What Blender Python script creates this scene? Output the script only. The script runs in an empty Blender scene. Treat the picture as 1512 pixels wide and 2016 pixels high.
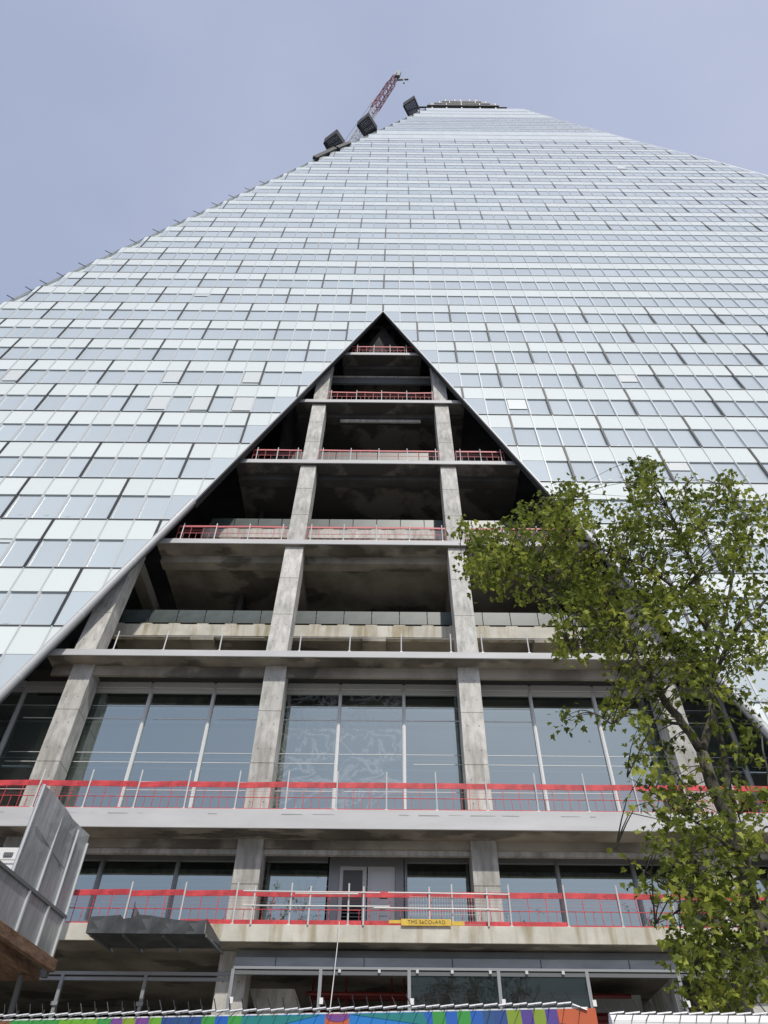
import bpy, bmesh, math, random
from mathutils import Vector, Matrix
random.seed(7)
R = math.radians
S = bpy.context.scene
COL = S.collection

# ------------------------------------------------------------------ camera
EYE = 1.6                                   # eye height; heights "h" below are above the eye
PITCH = R(46.5); ROLL = 0.0085
cam = bpy.data.cameras.new("camera"); camo = bpy.data.objects.new("camera", cam); COL.objects.link(camo)
cam.sensor_fit = 'VERTICAL'; cam.sensor_height = 36.0; cam.lens = 36.0 * 1400 / 2016
cam.shift_x = -11.5 / 2016
cam.clip_end = 3000; cam.clip_start = 0.05
camo.location = (0, 0, EYE)
camo.matrix_world = Matrix.Translation((0, 0, EYE)) @ Matrix.Rotation(R(90) + PITCH, 4, 'X') @ Matrix.Rotation(ROLL, 4, 'Z')
S.camera = camo
S.render.resolution_x = 768; S.render.resolution_y = 1024

# ------------------------------------------------------------------ light
SUN_EL, SUN_AZ = R(48), R(12)               # sun behind the viewer, a little to the right
w = bpy.data.worlds.new("World"); S.world = w; w.use_nodes = True
nt = w.node_tree; bg = nt.nodes["Background"]
sky = nt.nodes.new("ShaderNodeTexSky"); sky.sky_type = 'NISHITA'; sky.sun_disc = False
sky.sun_elevation = SUN_EL; sky.sun_rotation = math.pi - SUN_AZ
sky.air_density = 1.0; sky.dust_density = 3.0; sky.ozone_density = 1.5
tc = nt.nodes.new("ShaderNodeTexCoord")
cn = nt.nodes.new("ShaderNodeTexNoise"); cn.inputs["Scale"].default_value = 2.2; cn.inputs["Detail"].default_value = 5
cr = nt.nodes.new("ShaderNodeValToRGB")     # thin high cloud veil
cr.color_ramp.elements[0].position = 0.30; cr.color_ramp.elements[0].color = (4.45, 5.1, 7.0, 1)
cr.color_ramp.elements[1].position = 0.72; cr.color_ramp.elements[1].color = (5.7, 6.2, 8.1, 1)
mx = nt.nodes.new("ShaderNodeMixRGB"); mx.inputs[0].default_value = 0.82
sx = nt.nodes.new("ShaderNodeSeparateXYZ"); ma = nt.nodes.new("ShaderNodeMath"); ma.operation = 'MULTIPLY_ADD'; ma.inputs[1].default_value = 0.45
nt.links.new(tc.outputs["Generated"], sx.inputs[0]); nt.links.new(sx.outputs["X"], ma.inputs[0])
nt.links.new(tc.outputs["Generated"], cn.inputs["Vector"]); nt.links.new(cn.outputs["Fac"], ma.inputs[2]); nt.links.new(ma.outputs[0], cr.inputs[0])
nt.links.new(sky.outputs[0], mx.inputs[1]); nt.links.new(cr.outputs[0], mx.inputs[2])
nt.links.new(mx.outputs[0], bg.inputs[0]); bg.inputs[1].default_value = 0.1
sl = bpy.data.lights.new("sun", 'SUN'); sl.energy = 3.0; sl.angle = R(1.5); sl.color = (1.0, 0.95, 0.87)
so = bpy.data.objects.new("sun", sl); COL.objects.link(so)
ts = Vector((math.cos(SUN_EL) * math.sin(SUN_AZ), -math.cos(SUN_EL) * math.cos(SUN_AZ), math.sin(SUN_EL)))
so.rotation_euler = ts.to_track_quat('Z', 'Y').to_euler(); so.location = (20, -60, 80)
S.view_settings.view_transform = 'Standard'; S.view_settings.look = 'None'
S.view_settings.exposure = 0.0; S.view_settings.gamma = 1.0

# ------------------------------------------------------------------ materials
def mat(name, color, rough=0.7, metal=0.0, spec=0.5, coat=0.0):
    m = bpy.data.materials.new(name); m.use_nodes = True
    b = m.node_tree.nodes["Principled BSDF"]
    b.inputs["Base Color"].default_value = (*color, 1); b.inputs["Roughness"].default_value = rough
    b.inputs["Metallic"].default_value = metal; b.inputs["Specular IOR Level"].default_value = spec
    b.inputs["Coat Weight"].default_value = coat
    return m
def noisy(m, c0, c1, scale=1.0, detail=6, lo=0.35, hi=0.7, stretch=(1, 1, 1), bump=0.0, bscale=8.0, rough=0.6):
    """object-space two-tone wear with optional bump"""
    t = m.node_tree; b = t.nodes["Principled BSDF"]
    co = t.nodes.new("ShaderNodeTexCoord"); mp = t.nodes.new("ShaderNodeMapping")
    mp.inputs["Scale"].default_value = stretch
    n = t.nodes.new("ShaderNodeTexNoise"); n.inputs["Scale"].default_value = scale; n.inputs["Detail"].default_value = detail
    n.inputs["Roughness"].default_value = rough
    r = t.nodes.new("ShaderNodeValToRGB")
    r.color_ramp.elements[0].position = lo; r.color_ramp.elements[0].color = (*c0, 1)
    r.color_ramp.elements[1].position = hi; r.color_ramp.elements[1].color = (*c1, 1)
    t.links.new(co.outputs["Object"], mp.inputs[0]); t.links.new(mp.outputs[0], n.inputs["Vector"])
    t.links.new(n.outputs["Fac"], r.inputs[0]); t.links.new(r.outputs[0], b.inputs["Base Color"])
    if bump:
        n2 = t.nodes.new("ShaderNodeTexNoise"); n2.inputs["Scale"].default_value = bscale; n2.inputs["Detail"].default_value = 6
        bp = t.nodes.new("ShaderNodeBump"); bp.inputs["Strength"].default_value = bump; bp.inputs["Distance"].default_value = 0.03
        t.links.new(mp.outputs[0], n2.inputs["Vector"]); t.links.new(n2.outputs["Fac"], bp.inputs["Height"])
        t.links.new(bp.outputs[0], b.inputs["Normal"])
    return r
def mulnoise(m, scale, lo, hi, dark, stretch=(1, 1, 1), detail=4):
    """multiply a second noise layer (stains) over the base colour"""
    t = m.node_tree; b = t.nodes["Principled BSDF"]
    src = b.inputs["Base Color"].links[0].from_socket
    co = t.nodes.new("ShaderNodeTexCoord"); mp = t.nodes.new("ShaderNodeMapping"); mp.inputs["Scale"].default_value = stretch
    n = t.nodes.new("ShaderNodeTexNoise"); n.inputs["Scale"].default_value = scale; n.inputs["Detail"].default_value = detail
    r = t.nodes.new("ShaderNodeValToRGB")
    r.color_ramp.elements[0].position = lo; r.color_ramp.elements[0].color = (*dark, 1)
    r.color_ramp.elements[1].position = hi; r.color_ramp.elements[1].color = (1, 1, 1, 1)
    x = t.nodes.new("ShaderNodeMixRGB"); x.blend_type = 'MULTIPLY'; x.inputs[0].default_value = 1
    t.links.new(co.outputs["Object"], mp.inputs[0]); t.links.new(mp.outputs[0], n.inputs["Vector"])
    t.links.new(n.outputs["Fac"], r.inputs[0]); t.links.new(src, x.inputs[1]); t.links.new(r.outputs[0], x.inputs[2])
    t.links.new(x.outputs[0], b.inputs["Base Color"])
def varied(m, amount=0.12):
    """per-panel brightness from the face attribute 'var'"""
    t = m.node_tree; b = t.nodes["Principled BSDF"]
    a = t.nodes.new("ShaderNodeAttribute"); a.attribute_name = "var"
    mr = t.nodes.new("ShaderNodeMapRange"); mr.inputs[3].default_value = 1 - amount; mr.inputs[4].default_value = 1 + amount * .4
    h = t.nodes.new("ShaderNodeHueSaturation"); h.inputs["Color"].default_value = b.inputs["Base Color"].default_value
    t.links.new(a.outputs["Fac"], mr.inputs[0]); t.links.new(mr.outputs[0], h.inputs["Value"]); t.links.new(h.outputs[0], b.inputs["Base Color"])

M = {}
M['spandrel'] = mat("white_spandrel_glass", (0.755, 0.815, 0.795), 0.14, spec=0.6); varied(M['spandrel'], 0.05)
M['pane'] = mat("grey_vision_glass", (0.55, 0.625, 0.66), 0.06, spec=0.7, coat=0.4); varied(M['pane'], 0.08)
M['blind'] = mat("white_roller_blind", (0.66, 0.70, 0.69), 0.3)
M['jamb'] = mat("pale_aluminium_jamb", (0.66, 0.70, 0.71), 0.35)
M['mullion'] = mat("grey_aluminium_mullion", (0.55, 0.58, 0.59), 0.4, metal=0.05)
M['joint'] = mat("black_joint_gasket", (0.018, 0.02, 0.024), 0.5)
M['frame'] = mat("silver_edge_profile", (0.50, 0.515, 0.515), 0.5, metal=0.1)
M['film'] = mat('pale_film_strip', (0.50, 0.57, 0.60), 0.5)
M['wet'] = mat('wet_dark_concrete', (0.13, 0.125, 0.11), 0.9); noisy(M['wet'], (.09, .085, .075), (.17, .16, .14), 1.5, 8)
M['scuff'] = mat('grey_scuff', (0.30, 0.30, 0.30), 0.9)
M['edge'] = mat('near_black_matte', (0.035, 0.037, 0.038), 0.7)
M['reveal'] = mat("dark_grey_reveal", (0.13, 0.14, 0.145), 0.6)
M['concrete'] = mat("cast_concrete", (0.33, 0.32, 0.30), 0.9)
noisy(M['concrete'], (0.36, 0.355, 0.33), (0.56, 0.55, 0.515), 1.3, 8, 0.32, 0.68, (1.6, 1.6, 0.7), 0.35, 14)
mulnoise(M['concrete'], 6.0, 0.30, 0.55, (0.72, 0.72, 0.70), (1, 1, 0.22))
def member_tone(m, lo, hi):
    t = m.node_tree; b = t.nodes["Principled BSDF"]; src = b.inputs["Base Color"].links[0].from_socket
    oi = t.nodes.new("ShaderNodeObjectInfo"); mr = t.nodes.new("ShaderNodeMapRange"); mr.inputs[3].default_value = lo; mr.inputs[4].default_value = hi
    h = t.nodes.new("ShaderNodeHueSaturation"); t.links.new(oi.outputs["Random"], mr.inputs[0]); t.links.new(mr.outputs[0], h.inputs["Value"])
    t.links.new(src, h.inputs["Color"]); t.links.new(h.outputs[0], b.inputs["Base Color"])
mulnoise(M['concrete'], 0.9, 0.36, 0.46, (0.78, 0.78, 0.76), (1, 1, .6), 8)
member_tone(M['concrete'], 1.06, 1.32)
M['pale'] = mat("pale_concrete_edge", (0.52, 0.50, 0.43), 0.9)
noisy(M['pale'], (0.46, 0.44, 0.37), (0.66, 0.64, 0.56), 0.9, 8, 0.3, 0.7, (1, 1, 1), 0.25, 10)
mulnoise(M['pale'], 2.4, 0.34, 0.50, (0.66, 0.60, 0.48), (1, 1, 0.12), 5)
M['paint'] = mat("painted_slab_edge", (0.58, 0.585, 0.59), 0.6)
noisy(M['paint'], (0.47, 0.475, 0.475), (0.57, 0.575, 0.575), 0.7, 5, 0.3, 0.7, (0.5, 1, 3.0))
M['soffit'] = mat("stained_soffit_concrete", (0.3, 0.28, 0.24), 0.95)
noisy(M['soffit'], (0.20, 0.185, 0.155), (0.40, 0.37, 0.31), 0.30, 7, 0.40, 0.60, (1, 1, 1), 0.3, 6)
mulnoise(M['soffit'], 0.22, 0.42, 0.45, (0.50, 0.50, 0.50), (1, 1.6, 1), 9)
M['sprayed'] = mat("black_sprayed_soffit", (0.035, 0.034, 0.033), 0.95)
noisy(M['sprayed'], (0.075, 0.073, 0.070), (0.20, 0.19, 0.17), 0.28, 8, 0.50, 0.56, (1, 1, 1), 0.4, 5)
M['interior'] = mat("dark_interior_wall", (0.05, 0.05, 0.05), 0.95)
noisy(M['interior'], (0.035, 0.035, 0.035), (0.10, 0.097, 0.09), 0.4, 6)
M['zinc'] = mat("galvanised_sheet", (0.33, 0.36, 0.37), 0.45, metal=0.55)
noisy(M['zinc'], (0.36, 0.39, 0.40), (0.52, 0.55, 0.56), 1.6, 8, 0.3, 0.7, (1, 1, 0.5), 0.12, 3)
mulnoise(M['zinc'], 9, 0.3, 0.6, (0.72, 0.73, 0.74), (1, 1, 0.15))
M['rib'] = mat("galvanised_rib", (0.62, 0.64, 0.64), 0.4, metal=0.3)
M['darksheet'] = mat("dark_grey_sheet", (0.10, 0.108, 0.112), 0.45, metal=0.4)
noisy(M['darksheet'], (0.075, 0.08, 0.084), (0.14, 0.15, 0.155), 1.5, 6)
M['bulkhead'] = mat("grey_metal_bulkhead", (0.23, 0.25, 0.26), 0.45, metal=0.3)
noisy(M['bulkhead'], (0.24, 0.26, 0.27), (0.36, 0.385, 0.395), 1.2, 6, 0.3, 0.7, (0.6, 1, 2))
M['alu'] = mat("white_window_aluminium", (0.66, 0.67, 0.67), 0.4)
M['alulight'] = mat('light_grey_aluminium', (0.60, 0.64, 0.65), 0.4)
M['alugrey'] = mat("grey_window_aluminium", (0.30, 0.315, 0.325), 0.4, metal=0.2)
M['post'] = mat("galvanised_post", (0.62, 0.62, 0.60), 0.45, metal=0.2)
M['red'] = mat("red_painted_steel", (0.62, 0.045, 0.05), 0.5)
noisy(M['red'], (0.42, 0.03, 0.04), (0.68, 0.065, 0.07), 1.8, 7, 0.38, 0.6); mulnoise(M['red'], 5, .30, .45, (.6, .5, .48), (1, 1, 3))
M['redfade'] = mat("faded_red_steel", (0.55, 0.13, 0.14), 0.55)
M['pipe'] = mat("red_sprinkler_pipe", (0.22, 0.025, 0.025), 0.4)
M['tube'] = mat("white_conduit", (0.7, 0.7, 0.68), 0.5)
M['yellow'] = mat("yellow_board", (0.70, 0.47, 0.05), 0.5); noisy(M["yellow"], (0.60, .38, .04), (.74, .52, .07), 4, 6)
M['ink'] = mat("dark_lettering", (0.03, 0.03, 0.03), 0.6)
M['white'] = mat("white_coated_panel", (0.78, 0.79, 0.78), 0.5)
M['timber'] = mat("rusty_brown_timber", (0.2, 0.12, 0.07), 0.85)
noisy(M['timber'], (0.09, 0.05, 0.03), (0.27, 0.17, 0.105), 3.0, 8, 0.3, 0.7, (3, 0.6, 3), 0.5, 10)
M['net'] = mat("black_screen_and_slab", (0.035, 0.037, 0.038), 0.7)
M['netrim'] = mat("dark_screen_frame", (0.045, 0.048, 0.05), 0.6)
M['cranered'] = mat("red_crane_steel", (0.24, 0.055, 0.055), 0.5)
M['cranewhite'] = mat("white_crane_steel", (0.62, 0.62, 0.62), 0.5)
M['cranegrey'] = mat("grey_crane_steel", (0.14, 0.17, 0.18), 0.5)
M['spike'] = mat("black_spike_wire", (0.02, 0.02, 0.02), 0.5)
M['strip'] = mat("white_spike_strip", (0.75, 0.76, 0.78), 0.4)
M['bark'] = mat("mottled_plane_bark", (0.2, 0.18, 0.13), 0.9)
noisy(M['bark'], (0.03, 0.026, 0.02), (0.14, 0.128, 0.095), 6.0, 6, 0.36, 0.62, (1, 1, 0.6), 0.5, 16)
M['asphalt'] = mat("asphalt", (0.06, 0.06, 0.06), 0.9)
noisy(M['asphalt'], (0.13, 0.13, 0.125), (0.20, 0.195, 0.185), 0.4, 8)
M['gravel'] = mat("site_gravel", (0.25, 0.23, 0.2), 0.95)
noisy(M['gravel'], (0.28, 0.26, 0.22), (0.44, 0.41, 0.35), 2.0, 8)

def glass_wall(name, refl, tint, smear=0.0):
    """coated glazing: part mirror, part see-through; optional whitish adhesive smears"""
    m = bpy.data.materials.new(name); m.use_nodes = True; t = m.node_tree
    for n in list(t.nodes):
        if n.type != 'OUTPUT_MATERIAL': t.nodes.remove(n)
    out = t.nodes["Material Output"]
    g = t.nodes.new("ShaderNodeBsdfGlossy"); g.inputs["Roughness"].default_value = 0.015; g.inputs["Color"].default_value = (0.84, 0.97, 0.93, 1)
    tr = t.nodes.new("ShaderNodeBsdfTransparent"); tr.inputs["Color"].default_value = (*tint, 1)
    mxs = t.nodes.new("ShaderNodeMixShader")
    lw = t.nodes.new("ShaderNodeFresnel"); lw.inputs["IOR"].default_value = 1.5
    ad = t.nodes.new("ShaderNodeMath"); ad.operation = 'ADD'; ad.inputs[1].default_value = refl; ad.use_clamp = True
    t.links.new(lw.outputs[0], ad.inputs[0]); t.links.new(ad.outputs[0], mxs.inputs[0])
    t.links.new(tr.outputs[0], mxs.inputs[1]); t.links.new(g.outputs[0], mxs.inputs[2])
    # slight pillowing of the large sheets
    co = t.nodes.new("ShaderNodeTexCoord"); nz = t.nodes.new("ShaderNodeTexNoise"); nz.inputs["Scale"].default_value = 0.35
    bp = t.nodes.new("ShaderNodeBump"); bp.inputs["Strength"].default_value = 0.05; bp.inputs["Distance"].default_value = 0.1
    t.links.new(co.outputs["Object"], nz.inputs["Vector"]); t.links.new(nz.outputs["Fac"], bp.inputs["Height"]); t.links.new(bp.outputs[0], g.inputs["Normal"])
    last = mxs
    df = t.nodes.new("ShaderNodeBsdfDiffuse"); df.inputs["Color"].default_value = (0.62, 0.68, 0.70, 1)
    n1 = t.nodes.new("ShaderNodeTexNoise"); n1.inputs["Scale"].default_value = 1.1; n1.inputs["Detail"].default_value = 6; n1.inputs["Distortion"].default_value = 1.5
    r1 = t.nodes.new("ShaderNodeValToRGB"); e = r1.color_ramp.elements
    base = 0.02
    e[0].position = 0.455; e[0].color = (base, base, base, 1); e[1].position = 0.545; e[1].color = (base, base, base, 1)
    k = e.new(0.50); k.color = (base + smear, base + smear, base + smear, 1)
    t.links.new(co.outputs["Object"], n1.inputs["Vector"]); t.links.new(n1.outputs["Fac"], r1.inputs[0])
    m2 = t.nodes.new("ShaderNodeMixShader"); t.links.new(r1.outputs[0], m2.inputs[0])
    t.links.new(last.outputs[0], m2.inputs[1]); t.links.new(df.outputs[0], m2.inputs[2])
    t.links.new(m2.outputs[0], out.inputs[0])
    return m
M['glass'] = glass_wall("coated_window_glass", 0.42, (0.55, 0.62, 0.62))
M['glasssmear'] = glass_wall("smeared_window_glass", 0.42, (0.55, 0.62, 0.62), 0.22)
M['clear'] = glass_wall("clear_shop_glass", 0.0, (0.55, 0.64, 0.61))
M['balustrade'] = mat("dark_green_glass_panel", (0.10, 0.135, 0.13), 0.4, spec=0.5)
noisy(M['balustrade'], (0.045, 0.062, 0.060), (0.11, 0.14, 0.135), 0.5, 4, 0.4, 0.65)

def leaf_mat():
    m = bpy.data.materials.new("plane_tree_leaf"); m.use_nodes = True; t = m.node_tree
    b = t.nodes["Principled BSDF"]; out = t.nodes["Material Output"]
    a = t.nodes.new("ShaderNodeAttribute"); a.attribute_name = "var"
    r = t.nodes.new("ShaderNodeValToRGB"); e = r.color_ramp.elements
    e[0].position = 0.0; e[0].color = (0.055, 0.078, 0.016, 1)
    e[1].position = 1.0; e[1].color = (0.42, 0.45, 0.078, 1)
    k = e.new(0.5); k.color = (0.19, 0.235, 0.040, 1)
    t.links.new(a.outputs["Fac"], r.inputs[0]); t.links.new(r.outputs[0], b.inputs["Base Color"])
    b.inputs["Roughness"].default_value = 0.55; b.inputs["Specular IOR Level"].default_value = 0.18
    tl = t.nodes.new("ShaderNodeBsdfTranslucent"); t.links.new(r.outputs[0], tl.inputs["Color"])
    ms = t.nodes.new("ShaderNodeMixShader"); ms.inputs[0].default_value = 0.38
    t.links.new(b.outputs[0], ms.inputs[1]); t.links.new(tl.outputs[0], ms.inputs[2]); t.links.new(ms.outputs[0], out.inputs[0])
    return m
M['leaf'] = leaf_mat()

# ------------------------------------------------------------------ mesh helpers
class MB:
    def __init__(s): s.v = []; s.f = []; s.mi = []; s.mats = []; s.var = []
    def m(s, name):
        if name not in s.mats: s.mats.append(name)
        return s.mats.index(name)
    def poly(s, pts, mat, var=0.5):
        i = len(s.v); s.v += [tuple(p) for p in pts]; s.f.append(tuple(range(i, i + len(pts)))); s.mi.append(s.m(mat)); s.var.append(var)
    def hexa(s, p, mat, var=0.5):
        """p: 8 corners, bottom ring 0-3 then top ring 4-7"""
        i = len(s.v); s.v += [tuple(q) for q in p]; k = s.m(mat)
        for f in ((0, 3, 2, 1), (4, 5, 6, 7), (0, 1, 5, 4), (1, 2, 6, 5), (2, 3, 7, 6), (3, 0, 4, 7)):
            s.f.append(tuple(i + a for a in f)); s.mi.append(k); s.var.append(var)
    def box(s, x0, x1, y0, y1, z0, z1, mat):
        s.hexa([(x0, y0, z0), (x1, y0, z0), (x1, y1, z0), (x0, y1, z0), (x0, y0, z1), (x1, y0, z1), (x1, y1, z1), (x0, y1, z1)], mat)
    def bar(s, a, b, wd, ht, mat, up=(0, 0, 1)):
        a = Vector(a); b = Vector(b); d = (b - a).normalized(); u = Vector(up)
        if abs(d.dot(u)) > 0.99: u = Vector((0, 1, 0))
        x = d.cross(u).normalized() * wd / 2; y = x.cross(d).normalized() * ht / 2
        s.hexa([a - x - y, a + x - y, a + x + y, a - x + y, b - x - y, b + x - y, b + x + y, b - x + y], mat)
    def tube(s, pts, rad, mat, n=8, cap=True):
        pts = [Vector(p) for p in pts]; rads = rad if isinstance(rad, (list, tuple)) else [rad] * len(pts)
        i0 = len(s.v); k = s.m(mat); ref = None
        for j, p in enumerate(pts):
            d = (pts[min(j + 1, len(pts) - 1)] - pts[max(j - 1, 0)]).normalized()
            if ref is None: ref = Vector((0, 0, 1)) if abs(d.z) < 0.9 else Vector((1, 0, 0))
            x = d.cross(ref).normalized(); y = d.cross(x).normalized(); ref = x.cross(d) if False else ref
            for q in range(n):
                a = 2 * math.pi * q / n
                s.v.append(tuple(p + (x * math.cos(a) + y * math.sin(a)) * rads[j]))
        for j in range(len(pts) - 1):
            for q in range(n):
                a = i0 + j * n + q; b = i0 + j * n + (q + 1) % n
                s.f.append((a, b, b + n, a + n)); s.mi.append(k); s.var.append(0.5)
        if cap:
            s.f.append(tuple(i0 + q for q in range(n))[::-1]); s.mi.append(k); s.var.append(0.5)
            e = i0 + (len(pts) - 1) * n
            s.f.append(tuple(e + q for q in range(n))); s.mi.append(k); s.var.append(0.5)
    def build(s, name, parent=None, org=None, bevel=0.0, smooth=False):
        me = bpy.data.meshes.new(name)
        if org is None:
            xs = [v[0] for v in s.v]; ys = [v[1] for v in s.v]; zs = [v[2] for v in s.v]
            org = Vector(((min(xs) + max(xs)) / 2, (min(ys) + max(ys)) / 2, min(zs)))
        org = Vector(org)
        me.from_pydata([tuple(Vector(v) - org) for v in s.v], [], s.f)
        for mn in s.mats: me.materials.append(M[mn])
        me.polygons.foreach_set("material_index", s.mi)
        at = me.attributes.new("var", 'FLOAT', 'FACE'); at.data.foreach_set("value", s.var)
        me.update()
        bm = bmesh.new(); bm.from_mesh(me); bmesh.ops.recalc_face_normals(bm, faces=bm.faces); bm.to_mesh(me); bm.free()
        if smooth: me.polygons.foreach_set("use_smooth", [True] * len(me.polygons))
        o = bpy.data.objects.new(name, me); COL.objects.link(o); o.location = org
        if parent is not None:
            o.parent = parent; o.location = org - wloc(parent)
        if bevel:
            bv = o.modifiers.new("bevel", 'BEVEL'); bv.width = bevel; bv.segments = 2; bv.limit_method = 'ANGLE'
        return o
def wloc(o):
    p = Vector(o.location)
    while o.parent is not None:
        o = o.parent; p += Vector(o.location)
    return p
def tag(o, label=None, cat=None, group=None, kind=None):
    if label: o["label"] = label
    if cat: o["category"] = cat
    if group: o["group"] = group
    if kind: o["kind"] = kind
    return o
def empty(name, loc, label, cat, group=None):
    o = bpy.data.objects.new(name, None); COL.objects.link(o); o.location = loc; o.empty_display_size = 0.3
    return tag(o, label, cat, group)
def copy_thing(o, loc, label):
    c = o.copy(); COL.objects.link(c); c.location = loc; c["label"] = label
    for ch in o.children:
        d = ch.copy(); COL.objects.link(d); d.parent = c
        for g in ch.children:
            e = g.copy(); COL.objects.link(e); e.parent = d
    return c

# ------------------------------------------------------------------ ground
b = MB(); b.poly([(-900, -900, 0), (900, -900, 0), (900, 900, 0), (-900, 900, 0)], 'asphalt')
tag(b.build("ground", org=(0, 0, 0)), "grey asphalt street ground", "ground", kind="structure")
b = MB(); b.poly([(-40, 7.6, 0.004), (40, 7.6, 0.004), (40, 24.4, 0.004), (-40, 24.4, 0.004)], 'gravel')
tag(b.build("site_ground", org=(0, 16, 0.004)), "gravel building site ground behind the hoarding", "ground", kind="structure")

# ------------------------------------------------------------------ the tower
XC = -0.69; K = 0.108; D0 = 24.23; H0 = 18.37; RH = 3.63; PW = 1.35; AP = 53.0; SL = 0.366
NV = Vector((0, -1, K)).normalized()
def fy(h): return D0 + K * (h - H0)
def fp(X, h, wv=0.0): return Vector((X, fy(h), h + EYE)) + NV * wv
def row_h(n): return H0 + n * RH
tower = empty("glass_tower", (XC, 45, 0), "tall leaning glass tower under construction with an open triangular concrete bay", "skyscraper")

def XLEFT(n): return -30.8 + 1.335 * (n - 10)
_xr = [(-6, 100), (0, 88.5), (23.15, 51.5), (26.3, 46.6), (29.4, 40.6), (33.8, 33.8), (37.66, 28.0), (39, 26.2)]
def XRIGHT(n):
    for (a, xa), (c, xc) in zip(_xr, _xr[1:]):
        if a <= n <= c: return xa + (xc - xa) * (n - a) / (c - a)
    return _xr[-1][1]
NTOP = 38

def clip(poly, a, bb, c):                     # keep a*X + b*h <= c
    out = []
    for i, p in enumerate(poly):
        q = poly[(i + 1) % len(poly)]
        dp = a * p[0] + bb * p[1] - c; dq = a * q[0] + bb * q[1] - c
        if dp <= 0: out.append(p)
        if (dp < 0 < dq) or (dq < 0 < dp):
            t = dp / (dp - dq); out.append((p[0] + (q[0] - p[0]) * t, p[1] + (q[1] - p[1]) * t))
    return out
def area(poly):
    return abs(sum(p[0] * q[1] - q[0] * p[1] for p, q in zip(poly, poly[1:] + poly[:1]))) / 2 if len(poly) > 2 else 0
def clip_cell(poly, n, side):
    o = poly
    if side < 0: o = clip(o, 1, -SL, XC - SL * AP - 0.10)
    else: o = clip(o, -1, -SL, -(XC + SL * AP + 0.10))
    o = clip(o, -1, 0, -XLEFT(n)) if o else o
    if o:
        h0, h1 = row_h(n), row_h(n + 1); xa, xb = XRIGHT(n), XRIGHT(n + 1)
        s = (xb - xa) / (h1 - h0); o = clip(o, 1, -s, xa - s * h0)
    return o
cp, sp_ = math.cos(PITCH), math.sin(PITCH)
def pix(p):
    x, y, z = p[0], p[1], p[2] - EYE
    Z = y * cp + z * sp_; up = -y * sp_ + z * cp
    return 767.5 + 1400 * x / Z, 1008 - 1400 * up / Z
WHITE_ROWS = (30, 31, 36, 37, 38)
THIN_ROWS = (32, 33, 34, 35)
LOW_BLIND = {(6, -7): .78, (5, -7): .86, (6, -11): .8, (5, -11): .82, (5, -9): .84, (6, -19): .78, (5, 6): .62, (1, -14): .12, (6, 12): .5, (3, 12): .4}
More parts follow.
